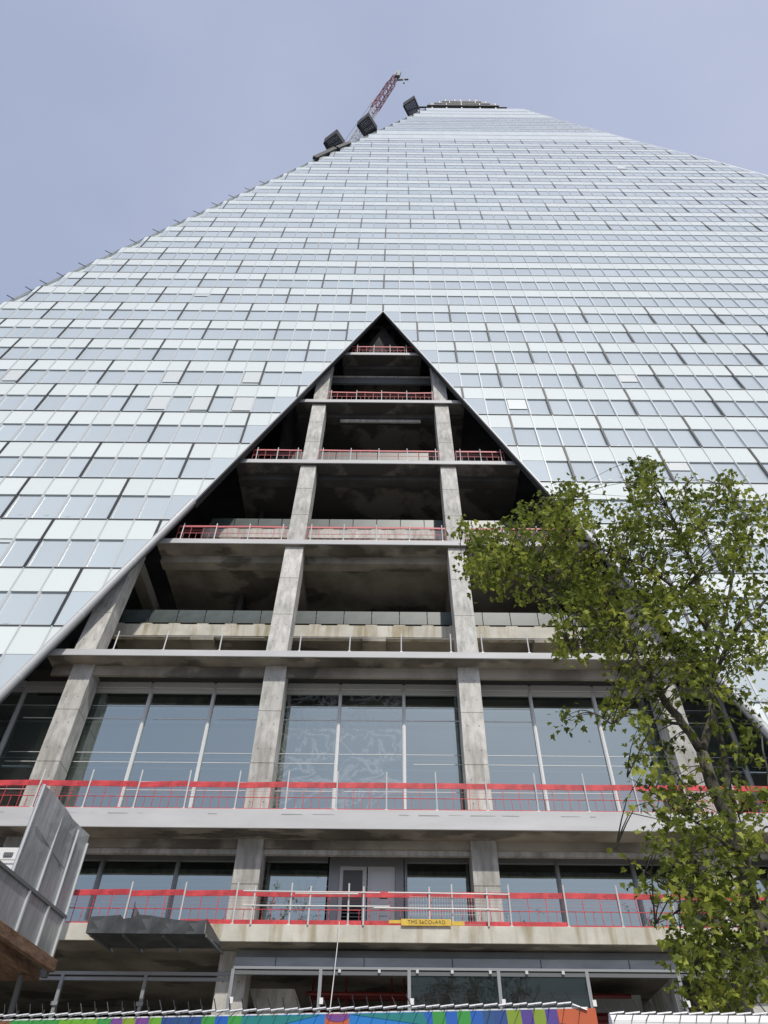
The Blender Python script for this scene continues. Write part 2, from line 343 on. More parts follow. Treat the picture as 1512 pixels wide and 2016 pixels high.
def build_panel(n, m, bf, bs, bp_, bk, bb):
    """bf frame builder, bs spandrel builder, bp_ pane builder"""
    x0 = XC + m * PW; x1 = x0 + PW; h0, h1 = row_h(n), row_h(n + 1)
    side = -1 if m < 0 else 1
    whole = clip_cell([(x0, h0), (x1, h0), (x1, h1), (x0, h1)], n, side)
    if area(whole) < 0.02: return False
    full = area(whole) > 0.999 * PW * RH
    var = random.random(); var2 = random.random()
    sf = 0.43
    if n in WHITE_ROWS: sf = 0.999
    if n in THIN_ROWS: sf = 0.25
    hs = h1 - sf * RH
    far = min(1.0, max(0.0, (n - 6) / 14)); sh = .05 - .03 * far
    def ws(h): return sh * (1 - (h - h0) / RH)
    if not full: bf.poly([fp(p[0], p[1], -.05) for p in whole], 'alulight')
    # floor-line transom, its shadow line painted as a darker underside on the lower rows
    lo = clip_cell([(x0, h0), (x1, h0), (x1, h0 + 0.03), (x0, h0 + 0.03)], n, side)
    to_ = sh + .012
    if len(lo) > 2: bf.poly([fp(p[0], p[1], to_) for p in lo], 'mullion'); bf.poly([fp(p[0], h0, ww) for p, ww in ((lo[0], to_), (lo[1], to_), (lo[1], -0.01), (lo[0], -0.01))], 'reveal' if n < 6 else 'mullion')
    tp = clip_cell([(x0, h1 - 0.045), (x1, h1 - 0.045), (x1, h1 - 0.002), (x0, h1 - 0.002)], n, side)
    if len(tp) > 2: bf.poly([fp(p[0], p[1], 0.012) for p in tp], 'alulight')
    sp = clip_cell([(x0, hs), (x1, hs), (x1, h1 - 0.05), (x0, h1 - 0.05)], n, side)
    if len(sp) > 2: bs.poly([fp(p[0], p[1], ws(p[1])) for p in sp], 'spandrel', var)
    dep = 0.075 - .04 * far
    if sf < 0.99:
        if full:
            xa, xb = x0 + 0.05, x1 - 0.03; ha, hb = h0 + 0.05, hs
            P = lambda X, h, wv: fp(X, h, wv)
            bp_.poly([P(xa + .04, ha, -dep), P(xb - .02, ha, -dep), P(xb - .02, hb, -dep), P(xa + .04, hb, -dep)], 'pane', var2)
            bf.poly([P(xa, ha, ws(ha)), P(xa + .04, ha, -dep), P(xa + .04, hb, -dep), P(xa, hb, ws(hb))], 'jamb')
            bf.poly([P(xb, ha, ws(ha)), P(xb, hb, ws(hb)), P(xb - .02, hb, -dep), P(xb - .02, ha, -dep)], 'jamb')
            bf.poly([P(xa, hb, ws(hb)), P(xa + .04, hb, -dep), P(xb - .02, hb, -dep), P(xb, hb, ws(hb))], 'alulight')
            bf.poly([P(xa, ha, ws(ha)), P(xb, ha, ws(ha)), P(xb - .02, ha, -dep), P(xa + .04, ha, -dep)], 'jamb')
            if n < 8 and random.random() < .14:        # sticker left on the glass
                sx_ = random.uniform(.3, .8); sz_ = random.uniform(.15, .5)
                bk.poly([P(x0 + sx_, h0 + sz_, -dep + .01), P(x0 + sx_ + .22, h0 + sz_, -dep + .01), P(x0 + sx_ + .22, h0 + sz_ + .13, -dep + .01), P(x0 + sx_, h0 + sz_ + .13, -dep + .01)], 'film')
            bl = LOW_BLIND.get((n, m))
            if bl is None and random.random() < 0.002: bl = random.uniform(0.2, 0.85)
            if bl:
                hc = hb - (hb - ha) * bl
                bb.poly([P(xa + .07, hc, -dep + .05), P(xb - .03, hc, -dep + .05), P(xb - .03, hb, -dep + .05), P(xa + .07, hb, -dep + .05)], 'blind')
        else:
            pn = clip_cell([(x0, h0 + .05), (x1, h0 + .05), (x1, hs), (x0, hs)], n, side)
            if len(pn) > 2: bp_.poly([fp(p[0], p[1], ws(p[1]) - .012) for p in pn], 'pane', var2)
    # mullion on the left side of the panel
    hl = [p[1] for p in whole if abs(p[0] - x0) < 1e-6]
    if len(hl) >= 2:
        a, c = min(hl), max(hl)
        dark = ((m - (0 if n % 2 else 2)) % 4 == 0) and 0 <= n < 30 and not (10 <= n <= 15 and m > 0 and (n, m) != (12, 2)) and not (abs(x0 - XC) - SL * (AP - row_h(n + 1)) < 0.2 and n < 9)
        hw, wo, mt = (0.062, 0.075 - .03 * far, 'joint') if dark else (0.025, 0.07 - .035 * far, 'mullion')
        bf.hexa([fp(x0 - hw, a, -.02), fp(x0 + hw, a, -.02), fp(x0 + hw, a, wo), fp(x0 - hw, a, wo),
                 fp(x0 - hw, c, -.02), fp(x0 + hw, c, -.02), fp(x0 + hw, c, wo - .02), fp(x0 - hw, c, wo - .02)], mt)
        if not dark and n < 12:               # perforated strip beside the mullion
            bf.poly([fp(x0 + hw, a, .062), fp(x0 + hw + .028, a, .062), fp(x0 + hw + .028, c, .012), fp(x0 + hw, c, .012)], 'jamb')
    return True
cells = []
for n in range(-5, NTOP + 1):
    m0 = math.floor((XLEFT(n) - XC) / PW); m1 = math.ceil((XRIGHT(n) - XC) / PW)
    for m in range(max(m0, -40), min(m1, 48)):
        x0 = XC + m * PW; h0, h1 = row_h(n), row_h(n + 1)
        poly = clip_cell([(x0, h0), (x0 + PW, h0), (x0 + PW, h1), (x0, h1)], n, -1 if m < 0 else 1)
        if area(poly) < 0.02: continue
        px = [pix(fp(*p)) for p in poly]
        cx = sum(p[0] for p in px) / len(px); cy = sum(p[1] for p in px) / len(px)
        vis = area(px) if (0 < cx < 1512 and 0 < cy < 2016) else 0
        if cx > 1180 and cy > 1000: vis *= 0.1       # mostly behind the tree
        cells.append((vis, n, m))
cells.sort(key=lambda c: -c[0])
for vis, n, m in cells[:100]:
    bf, bs, bp_, bk, bb = MB(), MB(), MB(), MB(), MB()
    build_panel(n, m, bf, bs, bp_, bk, bb)
    if not bf.v: bf, bs = bs, MB()
    fo = bf.build("facade_panel", tower)
    if bs.v: bs.build("spandrel", fo)
    if bp_.v: bp_.build("window_pane", fo)
    if bk.v: bk.build("sticker", fo)
    if bb.v: bb.build("roller_blind", fo)
bf = MB()
for vis, n, m in cells[100:]: build_panel(n, m, bf, bf, bf, bf, bf)
tag(bf.build("facade_panel", tower), kind="stuff")

# side slivers and closed shell behind the glass
def depth(h): return 30 - 24.5 * (h + 1.6) / 170.0
for X, left in ((XLEFT, 1), (XRIGHT, 0)):
    b = MB()
    for n in range(-6, NTOP):
        h1, h2 = row_h(n + 1), row_h(n + 2); o = 0 if left else 1
        xa, xb = X(n + o), X(n + 1 + o)
        if left: b.poly([fp(xa, h1, -.3), fp(xb + .1, h1, -.3), fp(xb + .1, h2, -.3)], 'spandrel', .3); b.poly([fp(xb, h1, .02), fp(xb, h2, .02), fp(xb, h2, -.3), fp(xb, h1, -.3)], 'alulight')            # triangular end glass
        b.poly([fp(xa, h1, -.06), fp(xb, h2, -.06), fp(xb, h2, -.06) + Vector((0, depth(h2), 0)), fp(xa, h1, -.06) + Vector((0, depth(h1), 0))], 'jamb', .4)
        b.bar(fp(xa, h1, -.28 if left else 0), fp(xb, h2, -.28 if left else 0), 0.06, 0.06, 'mullion')
        if left: b.bar(fp(xa - .1, h1, -.02), fp(xb + .3, h1, -.02), .05, .05, 'alugrey')
    b.build("tower_side", tower)
b = MB()
hb, ht = row_h(-5), row_h(NTOP + 1)
q = [fp(XLEFT(-6), hb), fp(XRIGHT(-6), hb), fp(XRIGHT(38), ht), fp(XLEFT(38), ht)]
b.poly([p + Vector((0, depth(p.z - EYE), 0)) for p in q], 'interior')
b.poly([fp(XLEFT(38), ht - .1, -.3), fp(XRIGHT(38), ht - .1, -.3), fp(XRIGHT(38), ht - .1) + Vector((0, depth(ht), 0)), fp(XLEFT(38), ht - .1) + Vector((0, depth(ht), 0))], 'concrete')
b.build("tower_back", tower)
# pins on the left edge
for n in range(7, 22):
    for t in (0.25, 0.8) if n < 12 else (0.5,):
        h = row_h(n + 1) - t * RH; x = XLEFT(n) - 1.335 * t + .2
        b = MB(); p = fp(x, h, -.1); b.tube([p, p + Vector((-.8, -.1, .55))], .04, 'joint', 5)
        b.build("bracket_pin", tower)
# unfinished floors on the top: shaded slabs and voids painted near-black
for (h, xa, xb, yo, hh) in ((162.9, 6.9, 21.6, -0.25, 2.9), (166.9, 8.8, 20.2, -.1, 3.5), (171.0, 10.4, 18.8, .1, 3.6)):
    y = fy(h) + yo; b = MB(); z = h + EYE
    b.box(xa, xb, y + .06, y + 4.5, z - .35, z, 'net'); b.box(xa, xb, y, y + .058, z - .2, z + .01, 'alugrey'); b.box(xa + .4, xb - .4, y + 1.0, y + 4.4, z - hh, z - .351, 'interior')
    b.box(xa - 1.6, xb + 1.6, y + .25, y + .55, z - .62, z - .352, 'net')
    for k in range(5):
        x = xa + .8 + (xb - xa - 1.6) * k / 4 + random.uniform(-.3, .3)
        b.box(x - .15, x + .15, y + .3, y + .6, z - hh, z - .622, 'alugrey')
        b.box(x - .06, x + .06, y + .02, y + .14, z, z + 1.1, 'post')
    b.box(xa + .3, xb - .3, y + .05, y + .11, z + 1.0, z + 1.08, 'post')
    b.build("unfinished_floor", tower)
b = MB(); b.box(4.9, 5.9, fy(158) + .4, fy(158) + 1.4, 157.6 + EYE, 159.4 + EYE, 'reveal'); b.build("roof_unit", tower)
# thin grey railing-like bars beside the crown
b = MB(); b.bar((22, fy(161) + .5, 161.2 + EYE), (27, fy(158) + .5, 159.6 + EYE), .12, .12, 'cranegrey'); b.build("edge_bar", tower)

# edge profile of the triangular opening
for sgn in (-1, 1):
    ha, hc = -1.5, AP + .15
    def ep(h, dx=0.0, wv=0.0): return fp(XC + sgn * (SL * (AP - h) + dx), h, wv)
    hk = 27.2
    b = MB()
    b.tube([ep(ha, .12, .02), ep(hk, .12, .02)], .17, 'frame', 14)
    hh = 2.0
    while hh < hk - 1:                        # sleeve joints along the profile
        b.tube([ep(hh, .12, .02), ep(hh + .1, .12, .02)], .175, 'mullion', 14); hh += 3.4
    b.build("edge_profile", tower)
    b = MB()
    q = [[ep(h_, .04, .06), ep(h_, .12, .06), ep(h_, .12, -.05), ep(h_, .04, -.05)] for h_ in (hk + .01, hc)]
    b.hexa(q[0] + q[1], 'frame'); b.build("edge_profile", tower)
    b = MB()
    p = [ep(hk, .03, -.06), ep(hc, .03, -.06), ep(hc, .03, -.26), ep(hk, .03, -.42)]
    q = [v + Vector((sgn * .10, 0, 0)) for v in p]
    b.hexa([p[0], p[1], p[2], p[3], q[0], q[1], q[2], q[3]], 'edge')
    b.build("edge_reveal", tower)
    b = MB(); p = [ep(ha, .12, -.10), ep(hk, .12, -.10), ep(hk, .12, -.34), ep(ha, .12, -.34)]; q = [v + Vector((sgn * .10, 0, 0)) for v in p]
    b.hexa([p[0], p[1], p[2], p[3], q[0], q[1], q[2], q[3]], 'reveal'); b.build("edge_reveal", tower)

# floors inside the opening
def sy(h): return fy(h) + .58
LV = [17.57, 24.83, 32.09, 39.35, 46.61]
COLX = [XC + s * 8.1 for s in (-2.5, -1.5, -.5, .5, 1.5, 2.5)]
def slab(h, y0, x0, x1, th, back, fascia, soff, name="floor_slab"):
    b = MB(); z = h + EYE
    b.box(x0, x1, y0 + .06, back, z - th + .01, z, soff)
    o = b.build(name, tower)
    b = MB(); b.box(x0, x1, y0, y0 + .06, z - th, z + .004, fascia)
    b.build("slab_fascia", o, bevel=.012)
    return o
slab(7.15, 24.40, -27, 27, .475, 34, 'pale', 'soffit')
slab(10.79, 24.50, -27, 27, .66, 34, 'paint', 'soffit')
for i, h in enumerate(LV):
    hw = SL * (AP - h) + .6
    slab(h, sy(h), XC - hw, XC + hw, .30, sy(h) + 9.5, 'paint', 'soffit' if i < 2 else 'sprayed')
# old water stain under the second slab and scuffs on its painted edge
def blob(b, cx, cy, rx, ry, z, mt, seed):
    rr = random.Random(seed); ph = [rr.uniform(0, 6.28) for _ in range(5)]
    pts = []
    for k in range(40):
        a = 2 * math.pi * k / 40; q = 1 + .16 * math.sin(3 * a + ph[0]) + .12 * math.sin(5 * a + ph[1]) + .08 * math.sin(9 * a + ph[2]) + .05 * math.sin(14 * a + ph[3])
        pts.append((cx + rx * q * math.cos(a), max(24.6, min(25.39, cy + ry * q * math.sin(a))), z))
    b.poly(pts, mt)
b = MB(); z = 10.13 + EYE - .004
blob(b, -4.95, 24.95, 1.0, .32, z, 'wet', 3); blob(b, -5.95, 25.15, .9, .2, z - .003, 'wet', 5); blob(b, -3.6, 25.2, .7, .16, z - .006, 'wet', 8)
b.build("water_stain", tower)
b = MB(); rr = random.Random(4)
x = -15.0
while x < 14:
    L_ = rr.uniform(.15, .9); b.poly([(x, 24.497, 10.60 + EYE + rr.uniform(-.02, .02)), (x + L_, 24.497, 10.60 + EYE + rr.uniform(-.02, .02)), (x + L_ * .9, 24.497, 10.615 + EYE), (x + .03, 24.497, 10.622 + EYE)], 'scuff'); x += L_ + rr.choice((.05, .2, .3, 1.4, 2.2))
tag(b.build("edge_scuff", tower), kind="stuff")
# rooms: side and back walls behind the opening
b = MB()
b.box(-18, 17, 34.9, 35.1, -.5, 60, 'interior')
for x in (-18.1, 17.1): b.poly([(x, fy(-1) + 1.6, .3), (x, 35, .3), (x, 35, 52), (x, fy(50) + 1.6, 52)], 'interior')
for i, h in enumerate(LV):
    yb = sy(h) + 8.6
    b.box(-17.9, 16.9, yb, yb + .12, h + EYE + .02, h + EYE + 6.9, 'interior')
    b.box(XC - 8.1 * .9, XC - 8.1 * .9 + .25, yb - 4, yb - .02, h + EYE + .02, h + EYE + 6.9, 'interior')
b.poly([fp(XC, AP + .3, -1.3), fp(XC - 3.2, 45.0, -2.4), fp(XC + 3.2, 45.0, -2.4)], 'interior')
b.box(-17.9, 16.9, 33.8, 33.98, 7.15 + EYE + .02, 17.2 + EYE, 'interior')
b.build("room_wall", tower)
# downstand beams; darker soffit tone and black fills put shade into the colour
GY = 26.65
for i, h in enumerate(LV):
    hw = SL * (AP - h) + .5; y = sy(h) - (0.0 if i else 0) + (.78 if i == 0 else .95)
    drop = .46 if i == 0 else (.42 if i == 1 else .40)
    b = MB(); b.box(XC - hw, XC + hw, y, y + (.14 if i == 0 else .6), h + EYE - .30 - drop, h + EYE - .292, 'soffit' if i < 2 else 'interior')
    if i == 0: b.box(-15.5, 14.5, y + .15, GY + .5, h + EYE - .44, h + EYE - .301, 'edge')
    b.build("edge_beam", tower)
b = MB(); b.box(-27, 27, 25.5, 25.64, 9.86 + EYE, 10.14 + EYE, 'soffit'); b.box(-27, 27, 25.62, 25.8, 9.70 + EYE, 9.858 + EYE, 'concrete'); b.box(-27, 27, 25.81, 27, 10.06 + EYE, 10.139 + EYE, 'edge')
b.build("edge_beam", tower)
# transverse ceiling beams running into the building
for i, h in enumerate(LV[1:2]):
    for cx in COLX[1:5]:
        if abs(cx - XC) < SL * (AP - h) + 2:
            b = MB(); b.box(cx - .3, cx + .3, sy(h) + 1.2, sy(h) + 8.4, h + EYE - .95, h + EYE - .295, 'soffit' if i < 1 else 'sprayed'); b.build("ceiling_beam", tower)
# light plank under the sixth floor and hung strip lower down
b = MB(); b.box(-3.35, 2.0, sy(39.35) + 1.1, sy(39.35) + 1.2, 39.35 + EYE - .98, 39.35 + EYE - .45, 'concrete'); b.build("soffit_plank", tower)
b = MB(); b.box(-5, 4.2, sy(46.61) + 1.6, sy(46.61) + 1.75, 46.61 + EYE - 1.7, 46.61 + EYE - .75, 'reveal'); b.box(-4.6, 3.6, sy(46.61) + 1.55, sy(46.61) + 1.598, 46.61 + EYE - .95, 46.61 + EYE - .78, 'concrete'); b.build("soffit_plank", tower)
# set-back middle floors with parapet beams and dark glass panels
for (y, h, hw, full) in ((27.4, 20.95, 12.6, 1), (28.2, 28.25, 9.8, 1), (29.1, 35.5, 7.2, 0)):
    z = h + EYE; b = MB()
    b.box(XC - hw, XC + hw, y, y + .35, z - .66, z, 'pale' if h < 22 else 'concrete'); b.box(XC - hw, XC + hw, y + .35, y + 6.3, z - .3, z - .02, 'soffit')
    for cx in (XC - 8.1, XC, XC + 8.1):
        if abs(cx - XC) < hw - 1: b.box(cx - .55, cx + .55, y - .03, y + 5, z - .92, z - .661, 'soffit')
    o = b.build("setback_floor", tower)
    x = XC - hw + .3
    while x < XC + hw - 1.3:
        b = MB(); b.box(x + .02, x + PW - .02, y + .16, y + .2, z + .22, z + .98, 'balustrade'); b.box(x - .28, x + .28, y + .05, y + .3, z + .001, z + .1, 'pale')
        b.build("glass_parapet", o); x += PW
    b = MB(); b.box(XC - hw, XC + hw, y + .9, y + 1.0, z + 1.2, z + 1.36, 'alugrey'); b.box(XC - hw, XC + hw, y + .95, y + 1.05, z + 1.05, z + 1.12, 'alugrey')
    b.build("window_rail", o)

# columns: vertical in the three lower storeys, leaning with the facade above
def column(x, ya, ha, yb, hc, wd=.9, dp=.95):
    b = MB(); za, zb = ha + EYE, hc + EYE
    def ring(t, g=0.0):
        y = ya + (yb - ya) * t; z = za + (zb - za) * t
        return [(x - wd / 2 + g, y + g, z), (x + wd / 2 - g, y + g, z), (x + wd / 2 - g, y + dp - g, z), (x - wd / 2 + g, y + dp - g, z)]
    cuts = [0, .33, .67, 1.0] if hc - ha > 4 else [0, .5, 1]
    for a, c in zip(cuts, cuts[1:]):
        L = hc - ha; g = .012 / L
        b.hexa(ring(a + (g if a else 0)) + ring(c - (g if c < 1 else 0)), 'concrete')
        if c < 1: b.hexa(ring(c - g, .012) + ring(c + g, .012), 'concrete')
    if hc - ha > 4:
        for t in (.1, .24, .42, .58, .76, .9):
            for dx in (-.24, .24):
                y = ya + (yb - ya) * t - .003; z = za + (zb - za) * t
                b.poly([(x + dx + .026 * math.cos(a), y + .026 * math.sin(a) * (yb - ya) / (zb - za), z + .026 * math.sin(a)) for a in [k * math.pi / 4 for k in range(8)]], 'reveal')
    return b.build("column", tower, bevel=.02)
for x in COLX:
    column(x, 25.4, -1.6, 25.4, 6.68); column(x, 25.4, 7.15, 25.4, 10.14); column(x, 25.4, 10.79, 25.4, 17.28)
for i, h in enumerate(LV[:4]):
    h2 = LV[i + 1] - .29
    for x in COLX[1:5]:
        if abs(x - XC) < SL * (AP - h) + .3:
            column(x, sy(h) + .22, h + .001, sy(h2) + .24, h2)

# window walls of the two lower floors
GY = 26.65
def window_wall(ha, hc, frame, glasses, skip=(), mull=.13, head=.3, strips=()):
    xs = [XC - .65 + 2.7 * (k - .5) for k in range(-7, 9)]
    xs = [XC + 1.35 * (2 * k - 1) for k in range(-8, 10)]
    for k, (xa, xb) in enumerate(zip(xs, xs[1:])):
        if (round((xa - XC) / 1.35)) in skip: continue
        b = MB(); z0, z1 = ha + EYE, hc + EYE
        b.box(xa - mull / 2, xa + mull / 2, GY - .10, GY + .10, z0, z1 + head, frame)
        b.box(xa + mull / 2, xb - mull / 2, GY - .07, GY + .07, z0, z0 + .1, frame)
        b.box(xa + mull / 2, xb - mull / 2, GY - .07, GY + .07, z1 - .16, z1, frame)
        b.box(xa + mull / 2, xb - mull / 2, GY - .16, GY + .07, z1 + .02, z1 + head, frame)
        b.box(xa - .03, xa + .03, GY - .13, GY - .101, z0, z1, frame)
        o = b.build("window", tower)
        b = MB(); g = glasses.get(round((xa - XC) / 1.35), 'glass')
        b.poly([(xa + mull / 2, GY, z0 + .1), (xb - mull / 2, GY, z0 + .1), (xb - mull / 2, GY, z1 - .16), (xa + mull / 2, GY, z1 - .16)], g)
        pn = b.build("window_pane", o)
        if strips:  # pale lines in the glass, added as thin white strips
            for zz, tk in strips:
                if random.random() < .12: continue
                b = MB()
                xl = xa + mull / 2 + random.choice((.02, .02, .3)); b.box(xl, xb - mull / 2 - .02, GY - .012, GY - .006, zz + EYE, zz + EYE + tk, 'white'); b.build("glass_line", o)
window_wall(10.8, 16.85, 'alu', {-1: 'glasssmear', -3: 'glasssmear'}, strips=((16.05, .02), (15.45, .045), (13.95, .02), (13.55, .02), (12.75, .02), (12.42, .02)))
window_wall(7.16, 9.98, 'alugrey', {}, skip=(-1,), head=.1)
# behind the upper glazing: dark ceiling, and white bars added for the pale lines
b = MB()
b.box(-17.9, 16.9, GY + .3, GY + 7, 16.7 + EYE, 16.9 + EYE, 'interior')
for z, y in ((16.0, .12), (15.35, .12), (15.42, .2), (13.75, .12), (13.35, .12), (12.62, .12), (12.28, .12)):
    b.box(-17.5, 16.5, GY + y, GY + y + .03, z + EYE, z + EYE + .06, 'white')
b.build("inner_line_bar", tower)
b = MB()
b.box(-26, 26, GY + .12, GY + .3, 9.58 + EYE, 9.9 + EYE, 'joint')
for z in (9.3, 9.05, 8.8, 8.5, 8.2, 7.95): b.box(-26, 26, GY + .14, GY + .17, z + EYE, z + EYE + .04, 'tube')
b.build("blind_box", tower)
# double door in the middle of the first floor
b = MB(); z0, z1 = 7.16 + EYE, 9.80 + EYE; xa, xb = XC - 1.35, XC + 1.35
b.box(xa, xa + .36, GY - .1, GY + .1, z0, z1 + .2, 'alugrey'); b.box(xb - .36, xb, GY - .1, GY + .1, z0, z1 + .2, 'alugrey')
b.box(xa + .36, xb - .36, GY - .1, GY + .1, z1 - .12, z1 + .2, 'alugrey')
door = b.build("double_door", tower)
b = MB(); b.box(xa + .37, XC - .06, GY - .06, GY - .0, z0, z0 + .12, 'alu'); b.box(xa + .37, xa + .5, GY - .06, GY, z0 + .12, z1 - .13, 'alu'); b.box(XC - .16, XC - .02, GY - .06, GY, z0, z1 - .13, 'alu')
b.box(xa + .5, XC - .16, GY - .06, GY, z1 - .25, z1 - .13, 'alu'); b.box(xa + .5, XC - .16, GY - .04, GY - .02, z0 + 1.25, z1 - .25, 'reveal')
for k in range(9): b.box(xa + .5, XC - .16, GY - .05, GY - .02, z0 + .18 + k * .115, z0 + .22 + k * .115, 'reveal')
b.build("door_leaf", door)
b = MB(); b.box(XC + .02, xb - .37, GY - .06, GY, z0, z1 - .13, 'alu'); b.box(XC + .14, xb - .5, GY - .075, GY - .061, z0 + .15, z1 - .3, 'jamb')
b.box(XC + .45, XC + .72, GY - .08, GY - .076, z0 + 1.45, z0 + 1.5, 'ink')
for k in range(4): b.box(XC + .45, XC + .72 - .07 * (k % 2), GY - .08, GY - .076, z0 + .5 + .2 * k, z0 + .515 + .2 * k, 'ink')
b.build("door_leaf", door)

# ground-floor shopfront, metal bulkhead above it
BX = [XC + .02 + 2.7 * k for k in range(-4, 5)]
b = MB()
for k in range(-1, 7):
    xa, xb = XC + .02 + 2.7 * (k - 1) + .66 * 0, XC + .02 + 2.7 * k
    if xb > 12.5: break
xa, xb = -4.62, 10.6
pz = [6.62, 6.40, 6.38, 6.14]
b.hexa([(xa, 24.98, 6.40 + EYE), (xb, 24.98, 6.40 + EYE), (xb, 25.2, 6.40 + EYE), (xa, 25.2, 6.40 + EYE), (xa, 25.10, 6.63 + EYE), (xb, 25.10, 6.63 + EYE), (xb, 25.2, 6.63 + EYE), (xa, 25.2, 6.63 + EYE)], 'bulkhead')
b.box(xa, xb, 24.93, 25.2, 6.15 + EYE, 6.398 + EYE, 'bulkhead')
for x in BX:
    if xa < x < xb: b.box(x - .012, x + .012, 24.922, 24.94, 6.16 + EYE, 6.39 + EYE, 'joint')
b.build("metal_bulkhead", tower)
b = MB()
b.box(-4.62, 12, 24.86, 24.98, 6.07 + EYE, 6.14 + EYE, 'alugrey'); b.box(-4.62, 12, 24.88, 24.98, 5.93 + EYE, 6.03 + EYE, 'reveal')
b.box(-18, -4.70, 25.35, 25.5, 6.0 + EYE, 6.09 + EYE, 'alugrey'); b.box(-18, -4.70, 25.38, 25.5, 5.86 + EYE, 5.95 + EYE, 'alugrey')
b.build("shopfront_transom", tower)
for i, x in enumerate([-4.62, -1.97, .70, 3.40, 6.07, 8.83]):
    b = MB(); b.box(x - .05, x + .05, 24.86, 25.0, .05, 6.07 + EYE, 'alugrey')
    b.box(x + .02, x + .13, 24.82, 24.86, 5.18 + EYE, 5.34 + EYE, 'white'); b.build("shopfront_post", tower)
for x in (-7.35, -9.9, -12.6): 
    b = MB(); b.box(x - .05, x + .05, 25.35, 25.47, .05, 6.0 + EYE, 'alugrey'); b.box(x - .1, x + .1, 25.3, 25.35, 5.2 + EYE, 5.3 + EYE, 'alugrey'); b.build("shopfront_post", tower)
for xa in (.70, 3.40):
    b = MB(); b.box(xa + .05, xa + 2.64, 24.92, 24.94, .3, 5.93 + EYE, 'clear'); b.build("shop_glass", tower)
for x in (-1.4, -.2, .95, 2.0, 3.15, 4.25, 5.35):
    b = MB(); b.box(x - .04, x + .04, 24.81, 24.87, 5.98 + EYE, 6.07 + EYE, 'rib'); b.build("glass_clamp", tower)
# ground-floor interior; its darkness is painted into near-black floor and walls
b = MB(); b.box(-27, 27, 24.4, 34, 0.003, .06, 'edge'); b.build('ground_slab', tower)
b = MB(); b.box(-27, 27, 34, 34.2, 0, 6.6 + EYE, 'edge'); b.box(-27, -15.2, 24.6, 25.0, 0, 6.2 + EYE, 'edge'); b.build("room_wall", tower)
b = MB(); b.hexa([(-4.35, 26.6, 5.95 + EYE), (-2.9, 26.6, 5.95 + EYE), (-2.9, 27.4, 5.95 + EYE), (-4.35, 27.4, 5.95 + EYE), (-1.4, 26.6, 1.5), (-.1, 26.6, 1.5), (-.1, 27.4, 1.5), (-1.4, 27.4, 1.5)][4:] + [(-4.35, 26.6, 5.95 + EYE), (-2.9, 26.6, 5.95 + EYE), (-2.9, 27.4, 5.95 + EYE), (-4.35, 27.4, 5.95 + EYE)], 'concrete'); b.build("stair_stringer", tower)
b = MB(); b.box(8.7, 8.9, 25.2, 30, 0.1, 6.0 + EYE, 'concrete'); b.box(6.3, 8.68, 28.6, 28.8, .1, 6.3 + EYE, 'jamb'); b.build("partition_wall", tower)
b = MB()
for (z, y, r) in ((6.0, 27.4, .07), (5.55, 28.0, .12), (5.2, 27.0, .05), (6.25, 29.0, .09)): b.tube([(-2.6, y, z + EYE), (8, y, z + EYE)], r, 'pipe', 8)
for x in (-2.4, -2.1, -1.3, .2, .6, 1.1, 2.3, 4.0): b.tube([(x, 27.6, 6.5 + EYE), (x, 27.6, 5.2 + EYE)], .035, 'pipe', 6)
b.build("sprinkler_pipe", tower)
b = MB()
for (xa, xb, y, z) in ((-2.3, .6, 28.5, 5.45), (-1.9, 3.0, 29.2, 5.35), (.9, 2.8, 27.2, 4.95), (-2.2, .2, 27.2, 5.08)): b.tube([(xa, y, z + EYE), (xb, y, z + EYE)], .05, 'tube', 8)
b.build("light_batten", tower)

